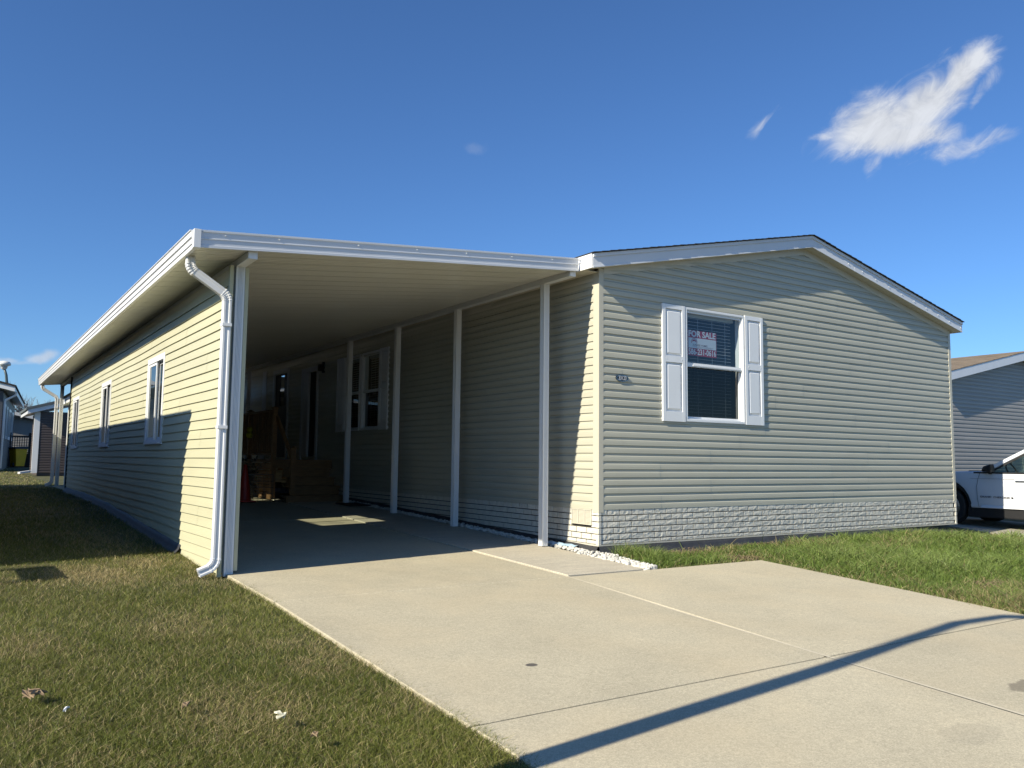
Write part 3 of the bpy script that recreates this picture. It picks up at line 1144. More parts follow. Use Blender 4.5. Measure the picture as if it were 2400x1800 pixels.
# rake boards, frieze, soffits
for sg in (-1, 1):
    xe = EL if sg < 0 else ER
    prof = [(YF + 0.004, -0.008), (YF + 0.004, -0.188), (YF - 0.006, -0.188), (YF - 0.006, -0.168), (YF + 0.0, -0.166), (YF + 0.0, -0.052), (YF - 0.016, -0.050), (YF - 0.016, -0.008)]
    splits = [0.0, 0.42, 1.0] if sg < 0 else [0.0, 0.25, 1.0]
    for s0, s1 in zip(splits, splits[1:]):
        xa, xb = RX + (xe - RX) * s0, RX + (xe - RX) * s1
        d = 0.0012 if s0 else 0
        mb = MB()
        mb.prism(prof, lambda u, v, t, d=d: (t, u - d, rake(t) + v), xa, xb)
        mb.build('rake_board', M_fascia, house)
    # wall frieze under the soffit
    mb = MB()
    xw = 0.06 if sg < 0 else WH - 0.06
    mb.prism([(-0.019, -0.275), (-0.0005, -0.275), (-0.0005, -0.186), (-0.024, -0.186)], lambda u, v, t: (t, u, rake(t) + v), RX, xw)
    mb.build('frieze_board', M_frieze, house)
    # soffit boards across the overhang
    x = RX
    while (x - xe) * sg < -0.02:
        xn = max(xe, x - 0.13) if sg < 0 else min(xe, x + 0.13)
        mb = MB()
        g = 0.008 * sg
        mb.hexa([(x, YF + 0.004, rake(x, -0.186)), (xn - g, YF + 0.004, rake(xn - g, -0.186)), (xn - g, -0.001, rake(xn - g, -0.186)), (x, -0.001, rake(x, -0.186)),
                 (x, YF + 0.004, rake(x, -0.178)), (xn, YF + 0.004, rake(xn, -0.178)), (xn, -0.001, rake(xn, -0.178)), (x, -0.001, rake(x, -0.178))])
        mb.build('soffit_board', M_soffit, house)
        x = xn
    # eave fascia and level soffit along the long sides
    mb = MB()
    zt = rake(xe)
    o1, o2 = sorted((xe, xe + sg * 0.012))
    mb.box(o1, o2, YF + 0.0045, DEEP + 0.2, zt - 0.186, zt - 0.010)
    o1, o2 = sorted((xe + sg * 0.012, xe + sg * 0.018))
    mb.box(o1, o2, YF + 0.0045, DEEP + 0.2, zt - 0.090, zt - 0.084)
    mb.box(o1, o2, YF + 0.0045, DEEP + 0.2, zt - 0.050, zt - 0.010)
    mb.build('eave_board', M_gutter, house)
    s0, s1 = sorted((xe, 0.0 if sg < 0 else WH))
    y = 0.0
    while y < DEEP:
        MB().box(s0, s1, y, y + 0.288, zt - 0.186, zt - 0.178).build('soffit_board', M_soffit, house)
        y += 0.30
    mb = MB()
    f0, f1 = sorted((0.0005 if sg < 0 else WH - 0.0005, -0.02 if sg < 0 else WH + 0.02))
    mb.box(f0, f1, 0.095, DEEP, zt - 0.285, zt - 0.187)
    mb.build('frieze_board', M_frieze, house)
# screws on the rake boards
for k in range(10):
    x = RX + 0.9 + k * 0.37
    MB().box(x, x + 0.012, YF - 0.012, YF - 0.0062, rake(x, -0.130), rake(x, -0.118)).build('screw', M_vinylw, house)


# ------------------------------------------------------------------ windows
def double_hung(parent, name, fn, a0, a1, z0, z1, bar, fw=0.045, depth=0.10, room=True, blind=True, screen=True, matf=M_vinylw):
    """fn(a, o, z): o outward. outer frame, two sashes, panes, blind and a dim room box behind"""
    mb = MB()

    def bx(m, aa, ab, oa, ob, za, zb):
        m.hexa([fn(aa, oa, za), fn(ab, oa, za), fn(ab, ob, za), fn(aa, ob, za), fn(aa, oa, zb), fn(ab, oa, zb), fn(ab, ob, zb), fn(aa, ob, zb)])
    for (o0_, o1_, w0, w1) in ((-depth, 0.030, 0.0, fw), (0.0301, 0.038, 0.006, fw - 0.012)):
        bx(mb, a0 + w0, a1 - w0, o0_, o1_, z1 - w1, z1 - w0)
        bx(mb, a0 + w0, a1 - w0, o0_, o1_, z0 + w0, z0 + w1)
        bx(mb, a0 + w0, a0 + w1, o0_, o1_, z0 + w1, z1 - w1)
        bx(mb, a1 - w1, a1 - w0, o0_, o1_, z0 + w1, z1 - w1)
    win = mb.build(name, matf, parent)
    i0, i1, j0, j1 = a0 + fw, a1 - fw, z0 + fw, z1 - fw
    sw = 0.03
    for (za, zb, oa, ob) in ((bar - 0.032, j1, -0.02, 0.012), (j0, bar + 0.03, -0.055, -0.022)):
        mb = MB()
        top = oa > -0.03
        bx(mb, i0, i1, oa, ob, zb - (sw if top else 0.05), zb)
        bx(mb, i0, i1, oa, ob, za, za + (0.055 if top else sw))
        bx(mb, i0, i0 + sw * .7, oa, ob, za + (0.055 if top else sw), zb - (sw if top else 0.05))
        bx(mb, i1 - sw * .7, i1, oa, ob, za + (0.055 if top else sw), zb - (sw if top else 0.05))
        if top:
            bx(mb, i0 + 0.12, i1, ob + .0005, ob + 0.010, za + 0.012, za + 0.03)
        mb.build('sash', matf, win)
        om = (oa + ob) / 2
        MB().quad(fn(i0 + .01, om, za + .02), fn(i1 - .01, om, za + .02), fn(i1 - .01, om, zb - .02), fn(i0 + .01, om, zb - .02)).build('pane', M_glass if top or not screen else M_glassdark, win)
    if blind:
        mb = MB()
        zz = j1 - 0.075
        while zz > j0 + 0.04:
            mb.hexa([fn(i0 + .015, -0.10, zz), fn(i1 - .1, -0.10, zz), fn(i1 - .1, -0.135, zz + .003), fn(i0 + .015, -0.135, zz + .003),
                     fn(i0 + .015, -0.10, zz + .003), fn(i1 - .1, -0.10, zz + .003), fn(i1 - .1, -0.135, zz + .006), fn(i0 + .015, -0.135, zz + .006)])
            zz -= 0.047
        for f in (0.02, 0.30, 0.56, 0.80):
            a = i0 + (i1 - i0) * f
            bx(mb, a, a + 0.004, -0.098, -0.096, j0 + 0.03, j1 - 0.05)
        bx(mb, i0 + .01, i1 - .05, -0.145, -0.095, j1 - 0.060, j1 - 0.012)
        mb.build('blind', M_blind, win)
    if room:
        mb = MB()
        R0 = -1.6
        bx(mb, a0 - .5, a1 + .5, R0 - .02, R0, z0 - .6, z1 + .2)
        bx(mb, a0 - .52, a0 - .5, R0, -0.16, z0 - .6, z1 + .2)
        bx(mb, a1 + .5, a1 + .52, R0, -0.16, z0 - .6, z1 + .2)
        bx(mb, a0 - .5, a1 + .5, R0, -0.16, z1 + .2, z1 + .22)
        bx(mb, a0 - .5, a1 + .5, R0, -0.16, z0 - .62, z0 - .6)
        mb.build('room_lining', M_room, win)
        mb = MB()
        for k in range(9):
            a = i0 + 0.22 + k * 0.055
            bx(mb, a, a + 0.05, -0.40 - 0.02 * (k % 2), -0.38 - 0.02 * (k % 2), z0 - .2, bar + 0.1)
        mb.build('curtain', M_curtain, win)
    return win


def shutter(parent, fn, a0, a1, z0, z1, mid):
    def bx(m, aa, ab, oa, ob, za, zb):
        m.hexa([fn(aa, oa, za), fn(ab, oa, za), fn(ab, ob, za), fn(aa, ob, za), fn(aa, oa, zb), fn(ab, oa, zb), fn(ab, ob, zb), fn(aa, ob, zb)])
    mb = MB()
    st, tr, br = 0.058, 0.062, 0.135
    bx(mb, a0, a0 + st, 0.003, 0.042, z0, z1)
    bx(mb, a1 - st, a1, 0.003, 0.042, z0, z1)
    bx(mb, a0 + st, a1 - st, 0.003, 0.0415, z1 - tr, z1)
    bx(mb, a0 + st, a1 - st, 0.003, 0.0415, z0, z0 + br)
    bx(mb, a0 + st, a1 - st, 0.003, 0.0415, mid - 0.045, mid + 0.045)
    bx(mb, a0 + st, a1 - st, 0.003, 0.022, z0 + br, mid - 0.045)
    bx(mb, a0 + st, a1 - st, 0.003, 0.022, mid + 0.045, z1 - tr)
    s = mb.build('shutter', M_vinylw, parent, bevel=0.003)
    for (za, zb) in ((z0 + br, mid - 0.045), (mid + 0.045, z1 - tr)):
        q = 0.022
        A0, A1, Z0, Z1 = a0 + st + q, a1 - st - q, za + q, zb - q
        e = 0.018
        mb = MB()
        mb.hexa([fn(A0, 0.0225, Z0), fn(A1, 0.0225, Z0), fn(A1 - e, 0.038, Z0 + e), fn(A0 + e, 0.038, Z0 + e), fn(A0, 0.0225, Z1), fn(A1, 0.0225, Z1), fn(A1 - e, 0.038, Z1 - e), fn(A0 + e, 0.038, Z1 - e)])
        mb.build('raised_panel', M_vinylw, s)
    for a in (a0 + st + 0.005, a1 - st - 0.014):
        mb = MB()
        bx(mb, a, a + 0.009, 0.0418, 0.0445, mid - 0.004, mid + 0.005)
        mb.build('screw', M_vinylw, s)


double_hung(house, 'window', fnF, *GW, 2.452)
shutter(house, fnF, 1.066, 1.487, 1.653, 3.241, 2.495)
shutter(house, fnF, 2.697, 3.090, 1.655, 3.245, 2.495)
# twin window with shutters on the side wall, under the carport
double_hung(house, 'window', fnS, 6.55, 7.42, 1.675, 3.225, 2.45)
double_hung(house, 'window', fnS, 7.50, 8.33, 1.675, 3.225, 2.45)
shutter(house, fnS, 6.17, 6.545, 1.665, 3.235, 2.50)
shutter(house, fnS, 8.335, 8.72, 1.665, 3.235, 2.50)


# entry doors on the side wall
def bxs(m, ya, yb, oa, ob, za, zb):
    m.box(-max(oa, ob), -min(oa, ob), ya, yb, za, zb)


d1 = MB()
bxs(d1, 9.86, 9.95, -.08, .04, 1.06, 3.2)
bxs(d1, 10.86, 10.96, -.08, .04, 1.06, 3.2)
bxs(d1, 9.95, 10.86, -.08, .04, 3.10, 3.2)
door = d1.build('door', M_doorw, house)
m_ = MB()
bxs(m_, 10.50, 10.855, -.03, .03, 1.13, 3.095)
bxs(m_, 9.955, 10.02, -.03, .02, 1.13, 3.095)
m_.build('door_leaf', M_doorw, door)
m_ = MB()
bxs(m_, 10.02, 10.50, -.035, -.02, 1.13, 3.095)
m_.build('door_screen', M_dark, door)
d2 = MB()
bxs(d2, 11.90, 12.0, -.08, .04, 1.06, 3.34)
bxs(d2, 13.0, 13.12, -.08, .04, 1.06, 3.34)
bxs(d2, 12.0, 13.0, -.08, .04, 3.24, 3.34)
door2 = d2.build('door', M_doorw, house)
m_ = MB()
for a, b, c, d in ((12.0, 12.36, 1.13, 3.235), (12.72, 13.0, 1.13, 3.235)):
    bxs(m_, a, b, -.05, -.01, c, d)
bxs(m_, 12.36, 12.72, -.05, -.01, 1.13, 2.42)
m_.build('door_leaf', M_slate, door2)
m_ = MB()
m_.quad((0.02, 12.36, 2.42), (0.02, 12.72, 2.42), (0.02, 12.72, 3.235), (0.02, 12.36, 3.235))
m_.build('pane', M_glass, door2)
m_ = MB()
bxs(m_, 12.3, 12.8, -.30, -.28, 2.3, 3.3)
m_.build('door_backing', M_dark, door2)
# porch light and white corner board beyond the doors
m_ = MB()
m_.box(-0.03, -0.0, 9.55, 9.66, 3.02, 3.26)
m_.box(-0.13, -0.0305, 9.56, 9.65, 3.05, 3.20)
m_.build('porch_light', M_black_gloss, house)
MB().box(-0.03, -0.0165, 13.72, 14.05, 0.5, 3.4).build('corner_board', M_doorw, house)

# ------------------------------------------------------------------ carport
carport = thing('carport', 'white metal carport with ribbed ceiling and one khaki sided wall, joined to the house', 'carport', (-2.5, 8.0, 0.1))
XL, XR = -4.985, -0.285
Y0L, Y0R, YB = -0.25, 0.075, 17.95
CS = 0.1035


def cz_(x):
    return 3.028 + CS * (x - XL)


def yfront(x):
    return Y0L + (Y0R - Y0L) * (x - XL) / (XR - XL)


# roof pans, each 0.305 m wide, running across; ribbed underside
PW = 0.305
k = 0
yy = Y0L
while yy < YB - 0.05:
    y1 = min(yy + PW, YB)
    prof = []
    nrib = 4
    w = (y1 - yy) / nrib
    for r in range(nrib):
        s = yy + r * w
        d = 0.030 if r == 0 else 0.011
        prof += [(s + 0.001, 0.0 + d), (s + 0.014, d * 0.9), (s + 0.020, 0.0), (s + w - 0.006, 0.0), (s + w - 0.001, d * 0.4)]
    pts = prof + [(y1, 0.06), (yy, 0.06)]
    mb = MB()
    x0 = XL + 0.02 if k > 0 else XL + 0.02
    if yy < Y0R + 0.3:
        def fnp(u, v, t):
            return (t, max(u, yfront(t) + 0.01), cz_(t) + v)
    else:
        def fnp(u, v, t):
            return (t, u, cz_(t) + v)
    mb.prism(pts, fnp, XL + 0.02, XR - 0.02)
    mb.build('roof_panel', M_pan, carport)
    yy = y1
    k += 1
# front fascia: stepped, faintly rippled channel with drip lip
fprof = [(0.0, -0.008), (0.0, 0.158), (-0.004, 0.162), (-0.018, 0.158), (-0.018, 0.140), (-0.010, 0.136), (-0.010, 0.082), (-0.016, 0.080), (-0.016, 0.074), (-0.010, 0.072), (-0.010, 0.018), (-0.016, 0.015), (-0.016, -0.008)]
mb = MB()
NF = 60
for i in range(NF + 1):
    x = XL + 0.045 + (XR - XL - 0.045) * i / NF
    for (o, z) in fprof:
        rip = 0.0011 * noise.noise((x * 9, z * 60, 2)) if 0.02 < z < 0.135 else 0
        mb.v.append((x, yfront(x) + o + rip, cz_(x) + z))
m = len(fprof)
for i in range(NF):
    for j in range(m):
        q, q2 = i * m + j, i * m + (j + 1) % m
        mb.f.append((q, q2, q2 + m, q + m))
mb.f += [tuple(range(m)), tuple(NF * m + j for j in range(m))[::-1]]
fascia = mb.build('fascia', M_fascia, carport)
for x in (-4.72, -4.20, -3.35, -2.65, -2.0, -1.35, -0.72):
    y = yfront(x) - 0.010
    MB().lathe([(0.007, 0.0), (0.007, 0.008), (0.003, 0.014)], (0, 0, 0), 8).build
    mb = MB()
    mb.box(x - 0.005, x + 0.005, y - 0.010, y, cz_(x) + 0.112, cz_(x) + 0.122)
    mb.build('screw', M_vinylw, fascia)
# corner cap
mb = MB()
mb.box(XL - 0.020, XL + 0.044, Y0L - 0.022, Y0L + 0.05, cz_(XL) - 0.010, cz_(XL) + 0.165)
mb.build('corner_cap', M_fascia, carport, bevel=0.003)
# side gutter along the low edge
gprof = [(0.02, -0.008), (-0.012, -0.008), (-0.014, 0.030), (-0.024, 0.036), (-0.024, 0.042), (-0.016, 0.046), (-0.020, 0.088), (-0.034, 0.096), (-0.034, 0.104), (-0.024, 0.108), (-0.030, 0.150), (-0.042, 0.158), (-0.042, 0.165), (0.02, 0.165)]
mb = MB()
mb.prism(gprof, lambda u, v, t: (XL + u, t, cz_(XL) + v), Y0L + 0.051, YB)
gutter = mb.build('gutter', M_gutter, carport)
mb = MB()
mb.prism(fprof, lambda u, v, t: (t, YB - u + 0.002, cz_(t) + v), XL, XR)
mb.build('fascia', M_fascia, carport)
# beams on each side
BX = (-4.480, -4.392)
cb = cz_(-4.436)
mb = MB()
mb.hexa([(BX[0], -0.17, 3.010), (BX[1], -0.17, 3.010), (BX[1], YB - .05, 3.010), (BX[0], YB - .05, 3.010), (BX[0], -0.17, cz_(BX[0]) - .001), (BX[1], -0.17, cz_(BX[1]) - .001), (BX[1], YB - .05, cz_(BX[1]) - .001), (BX[0], YB - .05, cz_(BX[0]) - .001)])
mb.build('beam', M_white, carport)
RBX = (-0.392, -0.302)
mb = MB()
mb.hexa([(RBX[0], 0.10, 3.438), (RBX[1], 0.10, 3.438), (RBX[1], YB - .05, 3.425), (RBX[0], YB - .05, 3.425), (RBX[0], 0.10, cz_(RBX[0]) - .001), (RBX[1], 0.10, cz_(RBX[1]) - .001), (RBX[1], YB - .05, cz_(RBX[1]) - .001), (RBX[0], YB - .05, cz_(RBX[0]) - .001)])
mb.build('beam', M_white, carport)


def post_section(w):
    """square section with shallow flutes on the two street and side faces"""
    h = w / 2
    pts = []
    fl = 4
    for (ax, ay, bx_, by) in ((-h, -h, h, -h), (h, -h, h, h), (h, h, -h, h), (-h, h, -h, -h)):
        dx, dy = bx_ - ax, by - ay
        nx_, ny_ = -dy / w, dx / w
        pts.append((ax, ay))
        for k in range(fl):
            c = 0.20 + 0.60 * (k + 0.5) / fl
            for dt, dd in ((-0.055, 0), (-0.03, 0.004), (0.03, 0.004), (0.055, 0)):
                t = c + dt
                pts.append((ax + dx * t + nx_ * dd, ay + dy * t + ny_ * dd))
    return pts


def post(x, y, z0, z1, w=0.088):
    mb = MB()
    mb.prism(post_section(w), lambda u, v, t: (x + u, y + v, t), z0, z1)
    return mb.build('post', M_white, carport)


for y in (0.703, 3.014, 5.138, 7.29, 14.2, 17.7):
    post(-0.347, y, gz(-0.35, y) + 0.02, 3.436)
post(-4.436, 0.279, gz(-4.4, 0.2) - 0.02, 3.0095)
post(-4.436, 17.74, gz(-4.4, 17.7) - 0.03, 3.0095)
MB().box(-4.62, -4.2, 17.5, 17.95, gz(-4.4, 17.7) - 0.06, gz(-4.4, 17.7) - 0.012).build('footing', M_concN, carport)

# the closed side: siding outside, plain liner inside, three slider windows
WY0, WY1 = 0.245, 14.45
WIN = [(3.31, 4.47, 1.27, 2.462), (7.89, 9.09, 1.265, 2.455), (12.62, 13.85, 1.26, 2.45)]
fnL = lambda a, o, z: (-4.510 - o, a, z)
holes_l = [(a + 0.02, b - 0.02, c + 0.02, d - 0.02) for a, b, c, d in WIN]
wall = wall_sheet(WY0 + 0.04, WY1, 0.0, 3.009, holes_l, fnL, -0.11, 0.0).build('siding_wall', M_frieze, carport)
ZL = -0.02
nrow = 15
rnd = random.Random(31)
for r in range(nrow):
    z = ZL + r * CO * 2
    edges = [WY0 + 0.02]
    x = (2.3, 4.6, 1.15, 3.4)[r % 4] * rnd.uniform(0.9, 1.1)
    while x < WY1 - 0.3:
        edges.append(x)
        x += 3.66 * rnd.uniform(0.9, 1.0)
    edges.append(WY1)
    for i, (s, e) in enumerate(zip(edges, edges[1:])):
        nc = 2 if r < 14 else 1
        for sa, sb in panel_spans(s, min(WY1, e + 0.02), z, z + nc * CO, holes_l):
            siding_mb('clap', sa, sb, z, nc, holes_l, fnL, 0.0014 * (i % 2), 0.011, 4.4, 0.35).build('siding_panel', M_sidingL, wall, clip=(((0, 0, 3.009), Vector((0, 0, 1))),))
# J-channels at the wall end
mb = MB()
mb.box(-4.545, -4.5105, WY0 - 0.035, WY0 + 0.02, gz(-4.5, .2) - 0.02, 3.008)
mb.build('end_channel', M_sidingL, carport)
mb = MB()
mb.box(-4.388, -4.352, WY0 - 0.005, WY0 + 0.05, gz(-4.5, .2) + 0.03, 3.008)
mb.build('end_channel', M_sidingL, carport)
MB().box(-4.545, -4.5105, WY1, WY1 + 0.05, gz(-4.5, 14) - 0.05, 3.008).build('end_channel', M_dark, carport)
# black strip at the foot of this wall
mb = MB()
for i in range(60):
    y = 1.9 + i * 0.213
    for (o, dz) in ((0.0, 0.075), (0.022, 0.07), (0.04, 0.02), (0.09, -0.03)):
        w = 0.012 * noise.noise((y * 1.3, o * 9, 8))
        mb.v.append((-4.512 - o + w, y, gz(-4.5, y) + dz + w))
for i in range(59):
    for j in range(3):
        q = i * 4 + j
        mb.f.append((q, q + 1, q + 5, q + 4))
mb.build('foot_membrane', M_black, carport, smooth=True)


def slider(parent, a0, a1, z0, z1):
    def bx(m, aa, ab, oa, ob, za, zb):
        m.hexa([fnL(aa, oa, za), fnL(ab, oa, za), fnL(ab, ob, za), fnL(aa, ob, za), fnL(aa, oa, zb), fnL(ab, oa, zb), fnL(ab, ob, zb), fnL(aa, ob, zb)])
    mb = MB()
    fw = 0.075
    bx(mb, a0, a1, -0.115, 0.024, z1 - fw, z1)
    bx(mb, a0, a1, -0.115, 0.024, z0, z0 + fw * 0.8)
    bx(mb, a0, a0 + fw, -0.115, 0.024, z0 + fw * 0.8, z1 - fw)
    bx(mb, a1 - fw, a1, -0.115, 0.024, z0 + fw * 0.8, z1 - fw)
    bx(mb, a0 + fw, a1 - fw, 0.0285, 0.045, z0 + 0.006, z0 + 0.03)
    w = mb.build('window', M_vinylw, parent)
    mid = (a0 + a1) / 2
    for (s, e, o) in ((a0 + fw, mid + 0.02, -0.036), (mid - 0.02, a1 - fw, 0.004)):
        mb = MB()
        zz0, zz1 = z0 + fw * 0.8, z1 - fw
        t = 0.038
        bx(mb, s, s + t, o - .008, o + .008, zz0, zz1)
        bx(mb, e - t, e, o - .008, o + .008, zz0, zz1)
        bx(mb, s + t, e - t, o - .008, o + .008, zz0, zz0 + t)
        bx(mb, s + t, e - t, o - .008, o + .008, zz1 - t, zz1)
        mb.build('sash', M_vinylw, w)
        MB().quad(fnL(s + .02, o, zz0 + .02), fnL(e - .02, o, zz0 + .02), fnL(e - .02, o, zz1 - .02), fnL(s + .02, o, zz1 - .02)).build('pane', M_glasstint, w)


for wv in WIN:
    slider(carport, *wv)


# downspouts with ribbed elbows
def downspout(parent, yb, ztop_out, z_foot, ydir=1):
    """from the gutter outlet, back to the wall and down, kick-out at the foot"""
    sec = [(-.040, -.030), (-.034, -.034), (-.018, -.034), (-.014, -.029), (.014, -.029), (.018, -.034), (.034, -.034), (.040, -.030), (.040, .030), (.034, .034), (.018, .034), (.014, .029), (-.014, .029), (-.018, .034), (-.034, .034), (-.040, .030)]
    xo, xw = XL + 0.055, -4.572
    path, rr = [], []

    def seg(pts, ribs=False):
        for i, p in enumerate(pts):
            path.append(p)
            rr.append(1.0 + (0.10 if ribs and i % 2 else 0.0))
    seg([(xo, yb, ztop_out), (xo, yb, ztop_out - 0.05)])
    # elbow 1
    e1 = []
    for k in range(11):
        t = k / 10
        a = t * math.radians(58)
        e1.append((xo + 0.10 * (1 - math.cos(a)), yb, ztop_out - 0.06 - 0.10 * math.sin(a)))
    seg(e1, True)
    x1, _, z1 = e1[-1]
    ex = xw - 0.10 * (1 - math.cos(math.radians(58)))
    L = (ex - x1)
    z2 = z1 - L / math.tan(math.radians(58))
    seg([(x1 + L * .15, yb, z1 + (z2 - z1) * .15), (x1 + L * .85, yb, z1 + (z2 - z1) * .85)])
    e2 = []
    for k in range(11):
        a = (1 - k / 10) * math.radians(58)
        e2.append((xw - 0.10 * (1 - math.cos(a)), yb, z2 - 0.10 * (math.sin(math.radians(58)) - math.sin(a))))
    seg(e2, True)
    z3 = e2[-1][2]
    seg([(xw, yb, z3 - 0.04), (xw, yb, z_foot + 0.22)])
    e3 = []
    for k in range(11):
        a = k / 10 * math.radians(66)
        e3.append((xw - 0.11 * (1 - math.cos(a)), yb, z_foot + 0.20 - 0.11 * math.sin(a)))
    seg(e3, True)
    x4, _, z4 = e3[-1]
    seg([(x4 - 0.09, yb, z4 - 0.035)])
    mb = MB()
    mb.tube(path, rr, cap=False, sec=sec)
    d = mb.build('downspout', M_gutter, parent)
    for zz in (z3 - 0.25, z3 - 1.25):
        mb = MB()
        mb.box(xw - 0.045, xw + 0.045, yb - 0.046, yb + 0.046, zz, zz + 0.03)
        mb.build('strap', M_gutter, d)


downspout(carport, 0.185, 3.03, gz(-4.6, 0.2) - 0.03)
downspout(carport, 17.55, 3.03, gz(-4.6, 17.5) - 0.03)

# ------------------------------------------------------------------ signs on the house
sign = thing('for_sale_sign', 'red and white for sale sign with phone number inside the gable window', 'sign', (1.872, 0.009, 2.757))
sx0, sx1, sz0, sz1 = 1.590, 2.154, 2.580, 2.934
MB().box(sx0, sx1, 0.0090, 0.0110, sz0, sz1).build('sign_board', M_red, sign)
MB().box(sx0 + 0.008, sx1 - 0.010, 0.0077, 0.0089, sz0 + 0.108, sz0 + 0.250).build('sign_panel', M_signw, sign)


def sign_text(t, cx, cz0, width, size, mat, name='lettering', y=0.0072, bold=0.0015):
    mb_, (a, b) = text_mesh(t, size, lambda u, v, d: (u, v, 0), bold=bold)
    s = width / (b - a)
    mb_.v = [(cx + (u - (a + b) / 2) * s, y, cz0 + v) for u, v, _ in mb_.v]
    mb_.build(name, mat, sign)


sign_text('FOR SALE', (sx0 + sx1) / 2 - .004, sz1 - 0.050, 0.535, 0.118, M_signw, bold=0.004, y=0.0082)
sign_text('586-231-0616', (sx0 + sx1) / 2 - .002, sz0 + 0.054, 0.545, 0.112, M_signw, bold=0.003, y=0.0082)
sign_text('SUNRISE HOMES', sx0 + 0.235, sz0 + 0.152, 0.29, 0.036, M_signk, bold=0.0003)
mb = MB()
rt = random.Random(9)
for row, (xa, xb) in enumerate(((0.09, 0.50), (0.16, 0.46))):
    x = sx0 + xa
    while x < sx0 + xb:
        w = rt.uniform(0.008, 0.03)
        mb.box(x, x + w, 0.0070, 0.0075, sz0 + 0.1295 - row * 0.011, sz0 + 0.1325 - row * 0.011)
        x += w + 0.006
mb.build('small_print', M_signk, sign)
mb = MB()
cxl, czl = sx0 + 0.120, sz0 + 0.195
ring = [(math.cos(a), math.sin(a)) for a in [math.radians(-25 + 230 * k / 24) for k in range(25)]]
vs = [(cxl + 0.058 * c, 0.0073, czl + 0.050 * s) for c, s in ring] + [(cxl + 0.049 * c, 0.0073, czl + 0.042 * s) for c, s in ring]
mb.add(vs, [(i, i + 1, 26 + i, 25 + i) for i in range(24)])
disc = [(cxl + 0.040 * math.cos(a), 0.0073, czl + 0.034 * math.sin(a)) for a in [math.pi * k / 14 for k in range(15)]]
mb.add(disc + [(cxl, 0.0073, czl + 0.012)], [(15, i + 1, i) for i in range(14)])
mb.build('sun_emblem', M_red, sign)

plaque = thing('house_number_plaque', 'small black oval plaque with number 33123 on the gable siding', 'plaque', (0.360, -0.02, 2.178))
mb = MB()
N = 32
mb.prism([(0.360 + 0.106 * math.cos(2 * math.pi * k / N), 2.178 + 0.046 * math.sin(2 * math.pi * k / N)) for k in range(N)], lambda u, v, t: (u, t, v), -0.034, -0.015)
mb.build('plaque_plate', M_black_gloss, plaque)
mb = MB()
rg = [(math.cos(2 * math.pi * k / N), math.sin(2 * math.pi * k / N)) for k in range(N)]
mb.add([(0.360 + 0.100 * c, -0.0355, 2.178 + 0.041 * s) for c, s in rg] + [(0.360 + 0.095 * c, -0.0355, 2.178 + 0.0365 * s) for c, s in rg], [(i, (i + 1) % N, N + (i + 1) % N, N + i) for i in range(N)])
mb.build('plaque_border', M_chrome, plaque)
mb_, (a, b) = text_mesh('33123', 0.070, lambda u, v, d: (u, v, 0), bold=0.001)
mb_.v = [(0.360 + (u - (a + b) / 2) * 0.13 / (b - a), -0.0358, 2.178 + v) for u, v, _ in mb_.v]
mb_.build('lettering', M_signw, plaque)

# ------------------------------------------------------------------ under the carport: deck with steps
deck = thing('wooden_deck', 'wooden entry deck with steps and railing in the dark of the carport', 'deck', (-0.7, 8.0, 0.26))
DX0, DX1, DY0, DZ = -1.36, -0.10, 8.72, 1.075
for i in range(4):
    ya = 7.66 + i * 0.265
    zt = 0.385 + i * 0.172
    xw = -1.42 if i == 0 else -1.24
    MB().box(xw, -0.22, ya, ya + 0.30, zt - 0.036, zt).build('tread', M_wood, deck)
    MB().box(xw + 0.02, -0.23, ya + 0.03, ya + 0.055, zt - 0.20, zt - 0.037).build('riser', M_wood, deck)
x = DX0
while x < DX1 - 0.05:
    MB().box(x, min(x + 0.135, DX1), DY0, 14.6, DZ - 0.034, DZ).build('deck_board', M_wood, deck)
    x += 0.142
zz = 0.27
while zz < DZ - 0.05:
    MB().box(DX0 - 0.02, DX0, DY0, 14.6, zz, min(zz + 0.135, DZ - 0.035)).build('skirt_board', M_wood, deck)
    zz += 0.15
MB().box(DX0, DX1, DY0 - 0.02, DY0, 0.90, DZ).build('riser', M_wood, deck)
for (x, y, z0, z1) in ((-1.21, 7.93, 0.385, 1.29), (-1.33, 8.78, 0.3, 2.12), (-1.33, 10.5, 1.0, 2.12), (-1.33, 12.2, 1.0, 2.12), (-1.33, 14.5, 0.3, 2.12)):
    mb = MB()
    mb.box(x - 0.045, x + 0.045, y - 0.045, y + 0.045, z0, z1)
    nw = mb.build('newel_post', M_wood, deck)
    mb = MB()
    mb.box(x - 0.062, x + 0.062, y - 0.062, y + 0.062, z1, z1 + 0.02)
    mb.hexa([(x - .05, y - .05, z1 + .02), (x + .05, y - .05, z1 + .02), (x + .05, y + .05, z1 + .02), (x - .05, y + .05, z1 + .02), (x - .01, y - .01, z1 + .05), (x + .01, y - .01, z1 + .05), (x + .01, y + .01, z1 + .05), (x - .01, y + .01, z1 + .05)])
    mb.build('post_cap', M_wood, nw)
MB().box(-1.39, -1.27, 8.83, 14.45, 2.06, 2.10).build('handrail', M_wood, deck)
MB().box(-1.35, -1.31, 8.83, 14.45, 1.16, 1.20).build('handrail', M_wood, deck)
y = 8.95
while y < 14.4:
    MB().box(-1.348, -1.312, y, y + 0.036, 1.2005, 2.0595).build('baluster', M_wood, deck)
    y += 0.125
mb = MB()
mb.bar((-1.21, 7.98, 1.10), (-1.30, 8.74, 1.95), 0.04, 0.09)
mb.build('handrail', M_wood, deck)

